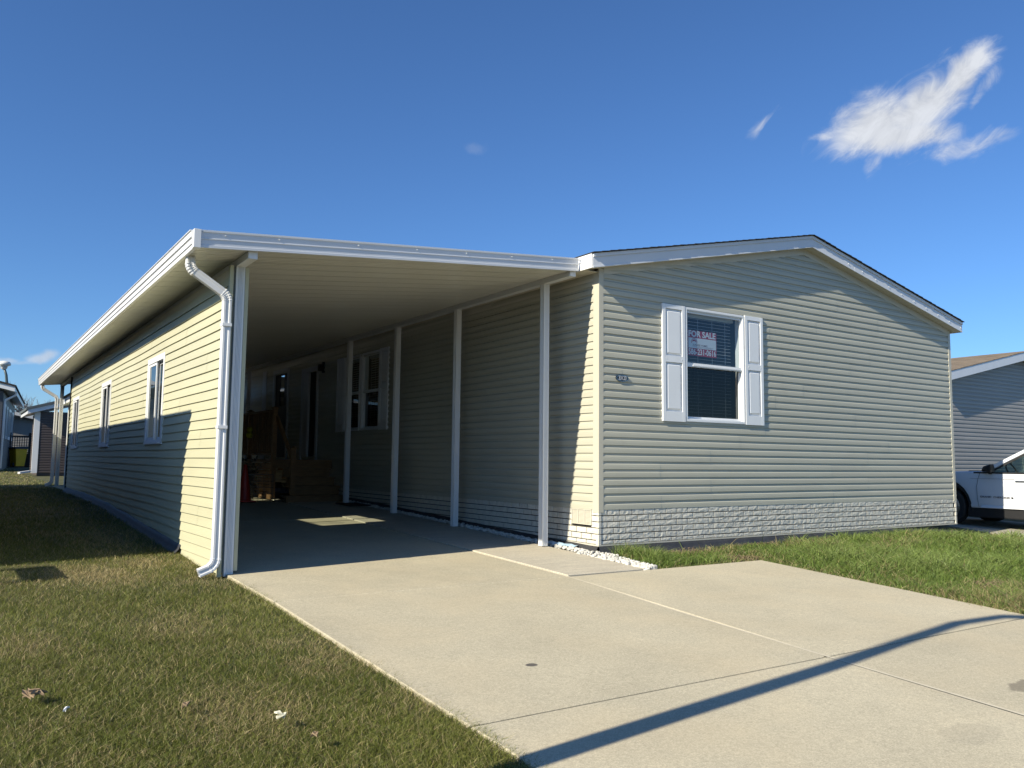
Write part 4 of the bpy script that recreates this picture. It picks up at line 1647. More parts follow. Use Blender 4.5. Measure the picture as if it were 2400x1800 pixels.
cone = thing('traffic_cone', 'red orange traffic cone just inside the carport wall', 'traffic cone', (-2.09, 8.08, 0.262))
cone_mb = MB()
cone_mb.lathe([(0.135, 0.03), (0.125, 0.06), (0.095, 0.30), (0.062, 0.52), (0.032, 0.70), (0.026, 0.71)], (-2.09, 8.08, 0.262), 20)
cone_mb.build('cone_body', M_cone, cone, smooth=True, auto=0.7)
MB().box(-2.27, -1.91, 7.90, 8.26, 0.264, 0.292).build('cone_base', M_cone, cone, bevel=0.01)

crate = thing('wire_crate', 'black wire crate standing beside the red cone on the carport floor', 'crate', (-1.72, 8.4, 0.27))
for k in range(8):
    y = 8.15 + k * 0.075
    for x in (-1.90, -1.52):
        MB().box(x - 0.003, x + 0.003, y - 0.003, y + 0.003, 0.275, 0.78).build('wire', M_steel, crate)
for z in (0.28, 0.41, 0.53, 0.65, 0.78):
    mb = MB()
    for x in (-1.90, -1.52):
        mb.box(x - 0.004, x + 0.004, 8.14, 8.69, z - .004, z + .004)
    for y in (8.14, 8.69):
        mb.box(-1.90, -1.52, y - .004, y + .004, z - .004, z + .004)
    mb.build('wire_hoop', M_steel, crate)
for k in range(5):
    x = -1.90 + k * 0.095
    MB().box(x - 0.003, x + 0.003, 8.137, 8.143, 0.275, 0.78).build('wire', M_steel, crate)

plant = thing('artificial_plant', 'dark leafy artificial plant standing in front of the deck railing', 'plant', (-1.75, 9.1, 0.28))
mb = MB()
mb.lathe([(0.13, 0.0), (0.17, 0.26), (0.15, 0.26), (0.14, 0.22)], (-1.75, 9.1, 0.281), 16)
mb.build('pot', M_rubber, plant)
rp = random.Random(5)
lf, st = MB(), MB()
for k in range(46):
    a, e = rp.uniform(0, 6.28), rp.uniform(0.5, 1.45)
    L = rp.uniform(0.5, 1.05)
    d = Vector((math.cos(a) * math.cos(e), math.sin(a) * math.cos(e), math.sin(e)))
    p0 = Vector((-1.75, 9.1, 0.5))
    pts = [p0 + d * L * t + Vector((0, 0, -0.25 * (t * L) ** 2)) for t in (0, .35, .7, 1)]
    st.tube(pts, [.006, .005, .004, .002], 4)
    for j in range(9):
        t = 0.25 + 0.75 * j / 8
        c = p0 + d * L * t + Vector((0, 0, -0.25 * (t * L) ** 2))
        s = Vector((rp.uniform(-1, 1), rp.uniform(-1, 1), rp.uniform(-.4, .6))).normalized()
        n2 = s.cross(Vector((0, 0, 1))).normalized()
        l_len, wd = rp.uniform(.07, .13), rp.uniform(.015, .03)
        lf.add([c, c + s * l_len * .5 + n2 * wd, c + s * l_len, c + s * l_len * .5 - n2 * wd], [(0, 1, 2, 3)])
st.build('stems', M_bark, plant)
lf.build('leaves', M_leafd, plant)
orn = thing('yellow_ornament', 'small yellow green figure hanging on the railing in the dark carport', 'ornament', (-1.43, 10.2, 1.62))
mb = MB()
mb.lathe([(0.001, -0.09), (0.05, -0.075), (0.075, -0.02), (0.055, 0.03), (0.04, 0.04)], (-1.43, 10.2, 1.62), 14)
mb.build('torso', M_yellow, orn, smooth=True)
mb = MB()
mb.lathe([(0.02, 0.04), (0.055, 0.06), (0.065, 0.10), (0.045, 0.145), (0.001, 0.16)], (-1.43, 10.2, 1.62), 14)
mb.build('head', M_yellow, orn, smooth=True)
matob = MB()
matob.v = [(-0.66, 7.05, 0), (-0.62, 6.45, 0), (-0.16, 6.47, 0), (-0.20, 7.1, 0)]
matob.v = [(x, y, gz(x, y) + 0.022 + 0.002) for x, y, _ in matob.v] + [(x, y, gz(x, y) + 0.022 + 0.016) for x, y, _ in matob.v]
matob.f = [(0, 3, 2, 1), (4, 5, 6, 7), (0, 1, 5, 4), (1, 2, 6, 5), (2, 3, 7, 6), (3, 0, 4, 7)]
tag(matob.build('door_mat', M_mat), 'black rubber mat lying beside the last carport post', 'mat')

# ------------------------------------------------------------------ white pebbles and small litter
mb = MB()
rq = random.Random(12)
ico = bmesh.new()
bmesh.ops.create_icosphere(ico, subdivisions=1, radius=1.0)
iv = [v.co.copy() for v in ico.verts]
fi = [tuple(v.index for v in f.verts) for f in ico.faces]
ico.free()


def pebble(mbx, x, y, z, r):
    s = Vector((rq.uniform(.75, 1.25), rq.uniform(.75, 1.25), rq.uniform(.55, .9))) * r
    a = rq.uniform(0, 6.28)
    vs = []
    for v in iv:
        w = v * rq.uniform(0.82, 1.12)
        vx, vy = w.x * s.x, w.y * s.y
        vs.append((x + vx * math.cos(a) - vy * math.sin(a), y + vx * math.sin(a) + vy * math.cos(a), z + w.z * s.z))
    mbx.add(vs, fi)


for k in range(2300):
    y = -1.2 + 12 * rq.random() ** 1.6
    if y < 0.05:
        t = (y + 1.2) / 1.25
        x = rq.uniform(-0.34, -0.17 + 0.22 * t)
    else:
        x = rq.uniform(-0.21, -0.08)
    pebble(mb, x, y, gz(x, y) + rq.uniform(-0.005, 0.03), rq.uniform(0.014, 0.030))
mb.build('white_pebbles', M_pebble, kind='stuff')

mb = MB()
for k in range(9):
    y = 0.33 + k * 0.055
    for j in range(4):
        x = -0.13 + j * 0.035 - k * 0.012
        mb.v.append((x + rq.uniform(-.01, .01), y + rq.uniform(-.01, .01), gz(x, y) + 0.035 + 0.03 * math.sin(j * 1.05) + rq.uniform(-.008, .012)))
for k in range(8):
    for j in range(3):
        q = k * 4 + j
        mb.f.append((q, q + 1, q + 5, q + 4))
tag(mb.build('blue_wrapper', M_blue), 'crumpled pale blue plastic lying on the white pebbles by the house corner', 'litter')


def litter(name, label, cat, x, y, L, wd, mat, n, seed, flat=0.35, up=0.03):
    r = random.Random(seed)
    mbx = MB()
    for k in range(n):
        a = r.uniform(0, 6.28) if n > 3 else 0.5 + k
        c = Vector((x + r.uniform(-.3, .3) * L, y + r.uniform(-.3, .3) * L, gz(x, y) + up + r.uniform(0, 0.02)))
        d = Vector((math.cos(a), math.sin(a), r.uniform(-.1, flat)))
        s = Vector((-math.sin(a), math.cos(a), r.uniform(-.3, .3)))
        l2, w2 = L * r.uniform(.35, .6), wd * r.uniform(.5, 1)
        t = Vector((0, 0, 0.004))
        top = [c - d * l2, c - s * w2 + Vector((0, 0, .01)), c + d * l2, c + s * w2 + Vector((0, 0, .006))]
        mbx.add([p - t for p in top] + [p + t for p in top], [(0, 3, 2, 1), (4, 5, 6, 7), (0, 1, 5, 4), (1, 2, 6, 5), (2, 3, 7, 6), (3, 0, 4, 7)])
    return tag(mbx.build(name, mat), label, cat)


litter('driftwood_scrap', 'weathered brown scrap of wood lying on the lawn at the left', 'wood scrap', -6.28, -3.12, 0.10, 0.022, M_deadleaf, 7, 3)
litter('pale_wood_chip', 'pale yellow chip lying in the grass near the driveway', 'chip', -5.31, -4.05, 0.055, 0.03, M_chip, 3, 4, up=0.045)
litter('white_paper_scrap', 'tiny white paper scrap in the grass beside the brown wood scrap', 'paper scrap', -6.17, -3.51, 0.03, 0.012, M_signw, 2, 5, up=0.045)
litter('dead_leaf', 'curled grey dead leaf in the grass beside the driveway edge', 'leaf', -5.27, -4.37, 0.05, 0.02, M_deadleaf, 2, 6, up=0.045)
litter('dead_leaf', 'dark brown dead leaf in the middle of the left lawn', 'leaf', -5.65, -3.66, 0.05, 0.02, M_deadleaf, 2, 8, up=0.04)


# ------------------------------------------------------------------ simple houses round about
def gable_house(name, label, loc, x0, x1, y0, y1, zb, eave, slope, m_side, m_roof, ridge_axis='y', skirt=None, panels=True, overhang=0.25, fasc=0.17, holes=None):
    """sided box with a ridge along y; gable towards -y. gz-level base zb"""
    h = thing(name, label, 'house', loc)
    xm = (x0 + x1) / 2
    top = eave + slope * (xm - x0)

    def rk(x, dz=0):
        return top - slope * abs(x - xm) + dz
    clip = [((xm, 0, top), Vector((-slope, 0, 1)).normalized()), ((xm, 0, top), Vector((slope, 0, 1)).normalized())]
    mbx = MB()
    mbx.box(x0, x1, y0 + 0.001, y0 + 0.1, zb, top)
    g = mbx.build('gable_wall', m_side, h, clip=clip)
    fnf = lambda a, o, z: (a, y0 - o, z)
    fl = lambda a, o, z: (x0 - o, a, z)
    fr = lambda a, o, z: (x1 + o, a, z)
    sd = []
    for (xa, xb) in ((x0, x0 + 0.1), (x1 - 0.1, x1)):
        sd.append(MB().box(xa, xb, y0 + 0.1, y1, zb, eave).build('side_wall', m_side, h))
    MB().box(x0 + 0.1, x1 - 0.1, y1 - 0.1, y1, zb, eave).build('rear_wall', m_side, h)
    if panels:
        lay_siding(g, m_side, 'dutch', x0, x1, zb + 0.5, top, [], fnf, clip, 3.66, seedbase=hash(name) % 7 + 20)
        ps = siding_mb('dutch', y0, y1, zb + 0.4, int((eave - zb - 0.4) / CO), [], fl)
        ps.build('siding', m_side, sd[0])
        ps = siding_mb('dutch', y0, y1, zb + 0.4, int((eave - zb - 0.4) / CO), [], fr)
        ps.build('siding', m_side, sd[1])
    for xc in (x0, x1):
        MB().box(xc - 0.05, xc + 0.05, y0 - 0.022, y0 + 0.06, zb, rk(xc, -0.02)).build('corner_post', M_trim, h)
    rf = MB()
    yf = y0 - overhang
    for sg in (-1, 1):
        xe = (x0 if sg < 0 else x1) + sg * overhang
        rf.hexa([(xm, yf, top), (xe, yf, rk(xe)), (xe, y1 + overhang, rk(xe)), (xm, y1 + overhang, top), (xm, yf, top + .05), (xe, yf, rk(xe, .05)), (xe, y1 + overhang, rk(xe, .05)), (xm, y1 + overhang, top + .05)])
    ro = rf.build('roof', M_soffit, h)
    shm = MB()
    rr_ = random.Random(3)
    ncs_ = 30
    for sg in (-1, 1):
        xe = (x0 if sg < 0 else x1) + sg * (overhang + 0.03)
        for kk in range(ncs_):
            xa, xb = xe + (xm - xe) * kk / ncs_, xe + (xm - xe) * min(1, (kk + 1.08) / ncs_)
            yy_ = yf - 0.02
            while yy_ < y1 + overhang:
                yn = min(y1 + overhang + 0.02, yy_ + rr_.uniform(2.0, 4.0))
                dz = rr_.uniform(0.052, 0.058)
                shm.hexa([(xa, yy_, rk(xa, dz)), (xb, yy_, rk(xb, dz - .006)), (xb, yn, rk(xb, dz - .006)), (xa, yn, rk(xa, dz)), (xa, yy_, rk(xa, dz + .012)), (xb, yy_, rk(xb, dz + .004)), (xb, yn, rk(xb, dz + .004)), (xa, yn, rk(xa, dz + .012))])
                yy_ = yn
    shm.build('shingle_courses', m_roof, ro, kind='stuff')
    for sg in (-1, 1):
        xe = (x0 if sg < 0 else x1) + sg * overhang
        mbx = MB()
        mbx.prism([(yf - .012, .048), (yf - .012, -fasc), (yf + .012, -fasc), (yf + .012, .048)], lambda u, v, t: (t, u, rk(t, v)), xm, xe)
        mbx.build('rake_board', M_fascia, h)
        mbx = MB()
        mbx.prism([(y0 - .03, -0.10), (y0 - .0165, -0.10), (y0 - .0165, -0.002), (y0 - .03, -0.002)], lambda u, v, t: (t, u, rk(t, v)), xm, x0 if sg < 0 else x1)
        mbx.build('frieze_board', M_frieze, h)
        a, b = sorted((xe, xe + sg * 0.02))
        MB().box(a, b, yf - .012, y1 + overhang, rk(xe) - fasc, rk(xe) + 0.05).build('eave_board', M_gutter, h)
        a, b = sorted((xe, x0 if sg < 0 else x1))
        MB().box(a, b, y0, y1 + overhang, rk(xe) - fasc + .01, rk(xe) - fasc + .02).build('soffit', M_soffit, h)
    return h, rk


nb_house, _ = gable_house('taupe_house', 'taupe sided house with brown shingle roof behind the white car', (17.5, 10, 0), 13.40, 21.6, 3.0, 19.0, -0.16, 3.36, 0.205, M_taupe, M_shinbrown)
# the house on the near side, whose shadow falls across the lawn
sh_house, _ = gable_house('brown_house', 'dark brown sided house standing beyond the lawn, its shadow on the carport wall', (-11.4, 10, 0), -15.5, -7.26, 1.52, 18.6, 0.0, 3.20, 0.2, M_brownside, M_shingle, overhang=0.24, fasc=0.0)
rail = thing('step_railing', 'low white step railing beside the brown house', 'railing', (-7.2, 0.5, 0))
MB().box(-7.24, -7.16, 0.46, 0.54, -0.03, 0.84).build('newel_post', M_vinylw, rail)
MB().box(-7.26, -7.14, 0.46, 1.25, 0.70, 0.86).build('handrail', M_vinylw, rail)
MB().box(-7.22, -7.18, 1.17, 1.25, 0.0, 0.70).build('newel_post', M_vinylw, rail)

# cream shed at the rear of the carport
shed = thing('cream_shed', 'narrow cream sided shed at the far end of the carport', 'shed', (-2.6, 17, 0.25))
MB().box(-4.12, -0.45, 15.6, 18.85, 0.2, 2.60).build('wall', M_sidingL, shed)
siding_mb('clap', 15.6, 18.85, 0.25, 23, [], lambda a, o, z: (-4.12 - o, a, z)).build('siding', M_sidingL, shed)
siding_mb('clap', -4.12, -0.45, 0.25, 23, [], lambda a, o, z: (a, 15.6 - o, z)).build('siding', M_sidingL, shed)
MB().box(-4.16, -4.10, 18.80, 18.90, 0.2, 2.60).build('corner_post', M_white, shed)
MB().box(-3.2, -0.42, 15.7, 15.8, 2.62, 3.05).build('light_baffle', M_sidingL, shed)  # unseen panel added above the shed to keep rear light out of the carport
mb = MB()
mb.prism([(-4.34, 2.54), (-0.40, 2.80), (-0.40, 2.88), (-4.34, 2.71)], lambda u, v, t: (u, t, v), 15.4, 19.05)
mb.build('roof', M_white, shed)
mb = MB()
mb.prism([(-4.40, 2.712), (-0.40, 2.885), (-0.40, 2.91), (-4.40, 2.735)], lambda u, v, t: (u, t, v), 15.37, 19.08)
mb.build('shingles', M_shingle, shed)

# dark brown shed further back with its white corner post
bsh = thing('brown_shed', 'dark brown sided shed with a white corner post behind the lawn', 'shed', (-2, 32, 0.4))
MB().box(-4.10, 1.0, 30.02, 34, 0.3, 2.86).build('wall', M_brownside, bsh)
siding_mb('dutch', -4.10, 1.0, 0.42, 24, [], lambda a, o, z: (a, 30.0 - o * 1.6, z)).build('siding', M_brownside, bsh)
siding_mb('dutch', 30.0, 34, 0.42, 24, [], lambda a, o, z: (-4.10 - o, a, z)).build('siding', M_brownside, bsh)
mb = MB()
mb.hexa([(-4.30, 29.96, 0.40), (-4.10, 29.96, 0.40), (-4.10, 30.1, 0.40), (-4.30, 30.1, 0.40), (-4.30, 29.96, 2.84), (-4.10, 29.96, 2.84), (-4.10, 30.1, 2.84), (-4.30, 30.1, 2.84)])
mb.build('corner_post', M_white, bsh)
mb = MB()
mb.prism([(-4.56, 2.74), (1.2, 4.45), (1.2, 4.62), (-4.56, 2.90)], lambda u, v, t: (u, t, v), 29.7, 34.3)
mb.build('roof', M_fascia, bsh)
mb = MB()
mb.prism([(-4.62, 2.89), (1.2, 4.62), (1.2, 4.74), (-4.62, 2.99)], lambda u, v, t: (u, t, v), 29.66, 34.4)
mb.build('shingles', pm('blue_grey_shingle', (0.09, 0.11, 0.12), 0.8, 0.2, 8), bsh)
mb = MB()
mb.bar((-4.35, 29.9, 0.47), (-4.75, 29.3, 0.42), 0.10, 0.07)
mb.build('downspout_extension', M_gutter, bsh)

# slate sided house at the left edge, set at a slight angle
sl = thing('slate_house', 'slate sided house with white window frames at the left edge beyond the lawn', 'house', (-8, 42, 0.4))
U = Vector((0.0786, 1, 0)).normalized()
V = Vector((-1, 0.0786, 0)).normalized()
N0 = Vector((-5.22, 36.0, 0))
PT = lambda s, t, z: tuple(N0 + U * s + V * t + Vector((0, 0, z)))
LEN = 14.0
mb = MB()
mb.hexa([PT(0, 0, .3), PT(LEN, 0, .3), PT(LEN, 7, .3), PT(0, 7, .3), PT(0, 0, 4.0), PT(LEN, 0, 4.0), PT(LEN, 7, 4.0), PT(0, 7, 4.0)])
mb.build('wall', M_slate, sl)
siding_mb('dutch', 0, LEN, 0.9, 29, [], lambda a, o, z: PT(a, -o, z)).build('siding', M_slate, sl)
mb = MB()
for (s0, s1) in ((1.0, 2.3), (3.6, 4.6), (6.0, 8.5), (10, 11.5)):
    mb = MB()
    for (sa, sb, za, zb) in ((s0, s0 + .14, 1.9, 3.5), (s1 - .14, s1, 1.9, 3.5), (s0 + .14, s1 - .14, 3.36, 3.5), (s0 + .14, s1 - .14, 1.9, 2.04), ((s0 + s1) / 2 - .05, (s0 + s1) / 2 + .05, 2.04, 3.36)):
        mb.hexa([PT(sa, -.05, za), PT(sb, -.05, za), PT(sb, -.016, za), PT(sa, -.016, za), PT(sa, -.05, zb), PT(sb, -.05, zb), PT(sb, -.016, zb), PT(sa, -.016, zb)])
    w = mb.build('window', M_vinylw, sl)
    mb = MB()
    mb.quad(PT(s0 + .1, -.03, 2.0), PT(s1 - .1, -.03, 2.0), PT(s1 - .1, -.03, 3.4), PT(s0 + .1, -.03, 3.4))
    mb.build('pane', M_black_gloss, w)
mb = MB()
mb.hexa([PT(-.4, -.45, 3.98), PT(LEN + .3, -.45, 3.98), PT(LEN + .3, 3.6, 5.0), PT(-.4, 3.6, 5.0), PT(-.4, -.45, 4.2), PT(LEN + .3, -.45, 4.2), PT(LEN + .3, 3.6, 5.2), PT(-.4, 3.6, 5.2)])
mb.hexa([PT(-.4, 3.6, 5.0), PT(LEN + .3, 3.6, 5.0), PT(LEN + .3, 7.4, 3.98), PT(-.4, 7.4, 3.98), PT(-.4, 3.6, 5.2), PT(LEN + .3, 3.6, 5.2), PT(LEN + .3, 7.4, 4.2), PT(-.4, 7.4, 4.2)])
mb.build('roof', M_white, sl)
mb = MB()
mb.hexa([PT(-.45, -.5, 4.19), PT(LEN + .3, -.5, 4.19), PT(LEN + .3, 3.6, 5.205), PT(-.45, 3.6, 5.205), PT(-.45, -.5, 4.27), PT(LEN + .3, -.5, 4.27), PT(LEN + .3, 3.6, 5.30), PT(-.45, 3.6, 5.30)])
mb.build('shingles', M_shingle, sl)
mb = MB()
mb.tube([PT(.1, -.5, 4.0), PT(.1, -.5, 3.85), PT(.1, -.1, 3.6), PT(.1, -.07, 3.5), PT(.1, -.07, .5)], 0.05, 8)
mb.build('downspout', M_gutter, sl)

# yellow wheeled bin in front of a dark deck railing
wb = thing('wheeled_bin', 'yellow wheeled refuse bin with dark lid by the slate house', 'bin', (-4.03, 45.0, 0.46))
cx, cyb = -4.03, 45.0
mb = MB()
zb0 = gz(cx, cyb) - 0.02
mb.hexa([(cx - .25, cyb - .25, zb0 + .05), (cx + .22, cyb - .25, zb0 + .05), (cx + .22, cyb + .25, zb0 + .05), (cx - .25, cyb + .25, zb0 + .05), (cx - .36, cyb - .33, zb0 + 1.02), (cx + .31, cyb - .33, zb0 + 1.02), (cx + .31, cyb + .33, zb0 + 1.02), (cx - .36, cyb + .33, zb0 + 1.02)])
mb.rot((cx, cyb), 0.5)
mb.build('bin_body', M_bin, wb, bevel=0.02)
mb = MB()
mb.hexa([(cx - .40, cyb - .36, zb0 + 1.0), (cx + .34, cyb - .36, zb0 + 1.0), (cx + .34, cyb + .36, zb0 + 1.0), (cx - .40, cyb + .36, zb0 + 1.0), (cx - .38, cyb - .34, zb0 + 1.08), (cx + .32, cyb - .34, zb0 + 1.14), (cx + .32, cyb + .34, zb0 + 1.14), (cx - .38, cyb + .34, zb0 + 1.08)])
mb.rot((cx, cyb), 0.5)
mb.build('lid', M_clad, wb)
for dx in (-.30, -.22):
    mb = MB()
    mb.lathe([(0.13, -0.04), (0.13, 0.04)], (cx + dx, cyb - .28 + (0.5 if dx < -.25 else 0), zb0 + .13), 14, 'x')
    mb.build('wheel', M_rubber, wb)
dk = thing('deck_railing', 'black deck railing behind the yellow bin', 'railing', (-4, 46, 0.5))
for x in (-4.44, -3.45):
    MB().box(x - .07, x + .07, 45.95, 46.09, 0.45, 2.36).build('newel_post', M_clad, dk)
MB().box(-4.37, -3.52, 45.98, 46.06, 2.12, 2.20).build('handrail', M_clad, dk)
MB().box(-4.37, -3.52, 45.98, 46.06, 1.22, 1.30).build('handrail', M_clad, dk)
for k in range(7):
    x = -4.30 + k * 0.115
    MB().box(x - .018, x + .018, 46.0, 46.04, 1.30, 2.12).build('baluster', M_clad, dk)
MB().box(-4.5, -3.4, 46.1, 46.2, 0.42, 1.2).build('skirt', M_brownside, dk)

gh = thing('grey_house', 'pale grey sided house far behind the black deck railing', 'house', (-2, 55, 0.5))
MB().box(-9, 2, 52.02, 60, 0.3, 3.3).build('wall', M_greyside, gh)
siding_mb('clap', -9, 2, 0.5, 28, [], lambda a, o, z: (a, 52.0 - o * 1.5, z)).build('siding', M_greyside, gh)
mb = MB()
mb.prism([(-8.0, 4.42), (-2.6, 3.27), (-2.6, 3.47), (-8.0, 4.62)], lambda u, v, t: (u, t, v), 51.5, 60.3)
mb.build('roof', M_white, gh)
bh = thing('brown_roof_house', 'distant house with brown shingle gable roof past the slate house', 'house', (-4.5, 62, 0.5))
mb = MB()
mb.hexa([(-5.4, 60, 4.2), (-4.05, 60, 4.2), (-4.05, 70, 4.2), (-5.4, 70, 4.2), (-5.4, 64, 5.95), (-4.05, 62, 5.95), (-4.05, 66, 5.95), (-5.4, 66, 5.95)])
mb.build('roof', M_shinbrown, bh)
MB().box(-5.3, -3.95, 60.3, 69.5, 0.4, 4.25).build('wall', M_slate, bh)


# ------------------------------------------------------------------ street lamps and bare trees
def lamp(label, base, path, r0, head):
    t = thing('street_lamp', label, 'street lamp', base, 'street lamps')
    n = len(path)
    mbx = MB()
    mbx.tube(path, [r0 * (1 - 0.35 * i / (n - 1)) for i in range(n)], 12)
    mbx.build('pole', M_pole, t, smooth=True)
    mbx = MB()
    mbx.lathe([(0.06, -0.28), (0.16, -0.2), (0.2, -0.05), (0.34, 0.0), (0.36, 0.10), (0.30, 0.20), (0.12, 0.26), (0.001, 0.27)], head, 20)
    mbx.build('lamp_head', M_lampw, t, smooth=True)


lamp('tall grey street lamp with white domed head beyond the slate house roof', (-4.55, 50, .45), [(-4.50, 50, .45), (-4.52, 50, 3), (-4.60, 50, 5.2), (-4.68, 50, 5.9), (-4.82, 50, 6.35)], 0.10, (-4.82, 50, 6.48))
lamp('curved grey street lamp at the roadside, its shadow across the driveway', (-7.3, -5.50, -.25), [(-7.3, -5.42, -.3), (-7.3, -5.44, .6), (-7.3, -5.48, 1.53), (-7.3, -5.54, 2.26), (-7.3, -5.63, 3.25), (-7.3, -5.66, 3.93), (-7.3, -5.70, 4.61), (-7.3, -5.86, 5.03), (-7.3, -6.25, 5.33), (-7.3, -6.9, 5.45)], 0.082, (-7.3, -7.4, 5.40))


def bare_tree(label, base, H, seed, lean=0.0):
    t = thing('bare_tree', label, 'tree', base, 'bare trees behind the houses')
    r = random.Random(seed)
    trunk, br = MB(), MB()
    b = Vector(base)

    def grow(p, d, L, rad, lev):
        pts, q, dd = [p], p.copy(), d.copy()
        for i in range(3):
            dd = (dd + Vector((r.uniform(-.18, .18), r.uniform(-.18, .18), r.uniform(-.02, .14)))).normalized()
            q = q + dd * L / 3
            pts.append(q.copy())
        (trunk if lev == 0 else br).tube(pts, [rad, rad * .85, rad * .7, rad * .5], 5 if lev < 2 else 3, cap=False)
        if lev >= 5:
            return
        for k in range((5, 4, 4, 3, 3)[lev]):
            a = r.uniform(0, 6.28)
            sp = r.uniform(.35, .75)
            ax = dd.orthogonal().normalized()
            ax.rotate(Matrix.Rotation(a, 3, dd))
            nd = (dd * math.cos(sp) + ax * math.sin(sp) + Vector((0, 0, .12))).normalized()
            grow(pts[1 + r.randint(0, 2)] if k else pts[3], nd, L * r.uniform(.55, .8), max(.012, rad * .58), lev + 1)
    grow(b, Vector((lean, 0, 1)).normalized(), H * .34, H * .03, 0)
    trunk.build('trunk', M_bark, t)
    br.build('branches', M_bark, t)


bare_tree('taller bare tree rising behind the slate house', (-3.55, 70, .4), 7.6, 3, .05)
bare_tree('rounder bare tree behind the brown shed', (-1.7, 72, .4), 6.3, 8, .0)
bare_tree('slender bare tree between the two bare trees behind the sheds', (-2.6, 75, .4), 5.8, 17, .0)

# ------------------------------------------------------------------ white car on the neighbour's driveway
car = thing('parked_car', 'white sport utility vehicle parked between the two houses', 'car', (11.08, 0.0, -0.045))
GC = -0.045
FA, RA, WR = 1.11, -1.85, 0.385           # front axle, rear axle, wheel radius
XN, XF = 10.10, 12.06


def arch(cy, r, a0, a1, n):
    return [(cy + r * math.cos(math.radians(a0 + (a1 - a0) * k / n)), GC + WR + 0.02 + r * 1.02 * math.sin(math.radians(a0 + (a1 - a0) * k / n))) for k in range(n + 1)]


SZ = 0.372
outline = [(2.02, GC + 0.42), (2.06, GC + 0.62), (2.03, GC + 0.86), (1.95, GC + 0.98), (1.45, GC + 1.06), (0.95, GC + 1.085), (0.55, GC + 1.10), (0.35, GC + 1.085), (-0.4, GC + 1.07), (-1.6, GC + 1.08), (-2.6, GC + 1.12), (-2.78, GC + 1.05), (-2.83, GC + 0.75), (-2.78, GC + 0.40), (-2.40, GC + 0.36)]
outline += arch(RA, 0.49, 200, -18, 12)[0:0]
bottom = [(RA - 0.50, GC + 0.35)] + arch(RA, 0.49, 186, -6, 12)[0:13] + [(RA + 0.50, GC + SZ), (FA - 0.50, GC + SZ)] + arch(FA, 0.49, 186, -6, 12) + [(FA + 0.50, GC + 0.36)]
poly = outline + bottom
mb = MB()
mb.prism(poly, lambda u, v, t: (t, u, v), XN, XF)
me = mb.mesh('body', M_carpaint, org(car))
bmc = bmesh.new()
bmc.from_mesh(me)
for v in bmc.verts:                       # tumblehome and barrel of the flanks
    zr = v.co.z
    s = -1 if v.co.x < 0 else 1
    ins = 0.05 * max(0, (zr - 0.72) / 0.4) ** 1.5 + 0.02 * max(0, (0.6 - zr) / 0.3)
    if v.co.y > 1.5:
        ins += 0.16 * ((v.co.y - 1.5) / 0.55) ** 2
    v.co.x -= s * ins
bmesh.ops.bevel(bmc, geom=[e for e in bmc.edges if e.is_manifold and abs(e.verts[0].co.x - e.verts[1].co.x) < 0.3 and e.calc_face_angle(0) > 0.6], offset=0.035, segments=3, affect='EDGES', profile=0.5)
bmesh.ops.triangulate(bmc, faces=[f for f in bmc.faces if len(f.verts) > 5])
bmesh.ops.recalc_face_normals(bmc, faces=bmc.faces[:])
bmc.to_mesh(me)
bmc.free()
me.polygons.foreach_set('use_smooth', [True] * len(me.polygons))
me.set_sharp_from_angle(angle=0.6)
body = bpy.data.objects.new('body', me)
COL.objects.link(body)
body.parent = car
ORG[body.name] = org(car)
# cabin
INS = 0.17


def cab(y, z, side, extra=0.0):
    t = (z - (GC + 1.05)) / 0.70
    ins = 0.055 + INS * max(0, t)
    return (XN + ins + extra if side < 0 else XF - ins - extra, y, z)


ROOF = [(-0.74, GC + 1.70), (-1.2, GC + 1.79), (-2.0, GC + 1.77), (-2.45, GC + 1.70)]
A0, C0 = (0.385, GC + 1.085), (-2.72, GC + 1.08)
strip = [A0] + ROOF + [C0]
mb = MB()
for s in (-1, 1):
    mb.v += [cab(y, z, s) for y, z in strip]
n6 = len(strip)
for i in range(1, n6 - 2):
    mb.f.append((i, i + 1, n6 + i + 1, n6 + i))
rf = mb.build('roof_skin', M_carpaint, car, smooth=True)


def side_strip(pts, w, name, mat, sides=(-1, 1), push=0.0):
    for s in sides:
        m2 = MB()
        for (p, q) in zip(pts, pts[1:]):
            a, b = Vector(cab(p[0], p[1], s, push)), Vector(cab(q[0], q[1], s, push))
            m2.bar(a, b, 0.03, w, up=(0, 0, 1))
        m2.build(name, mat, car)


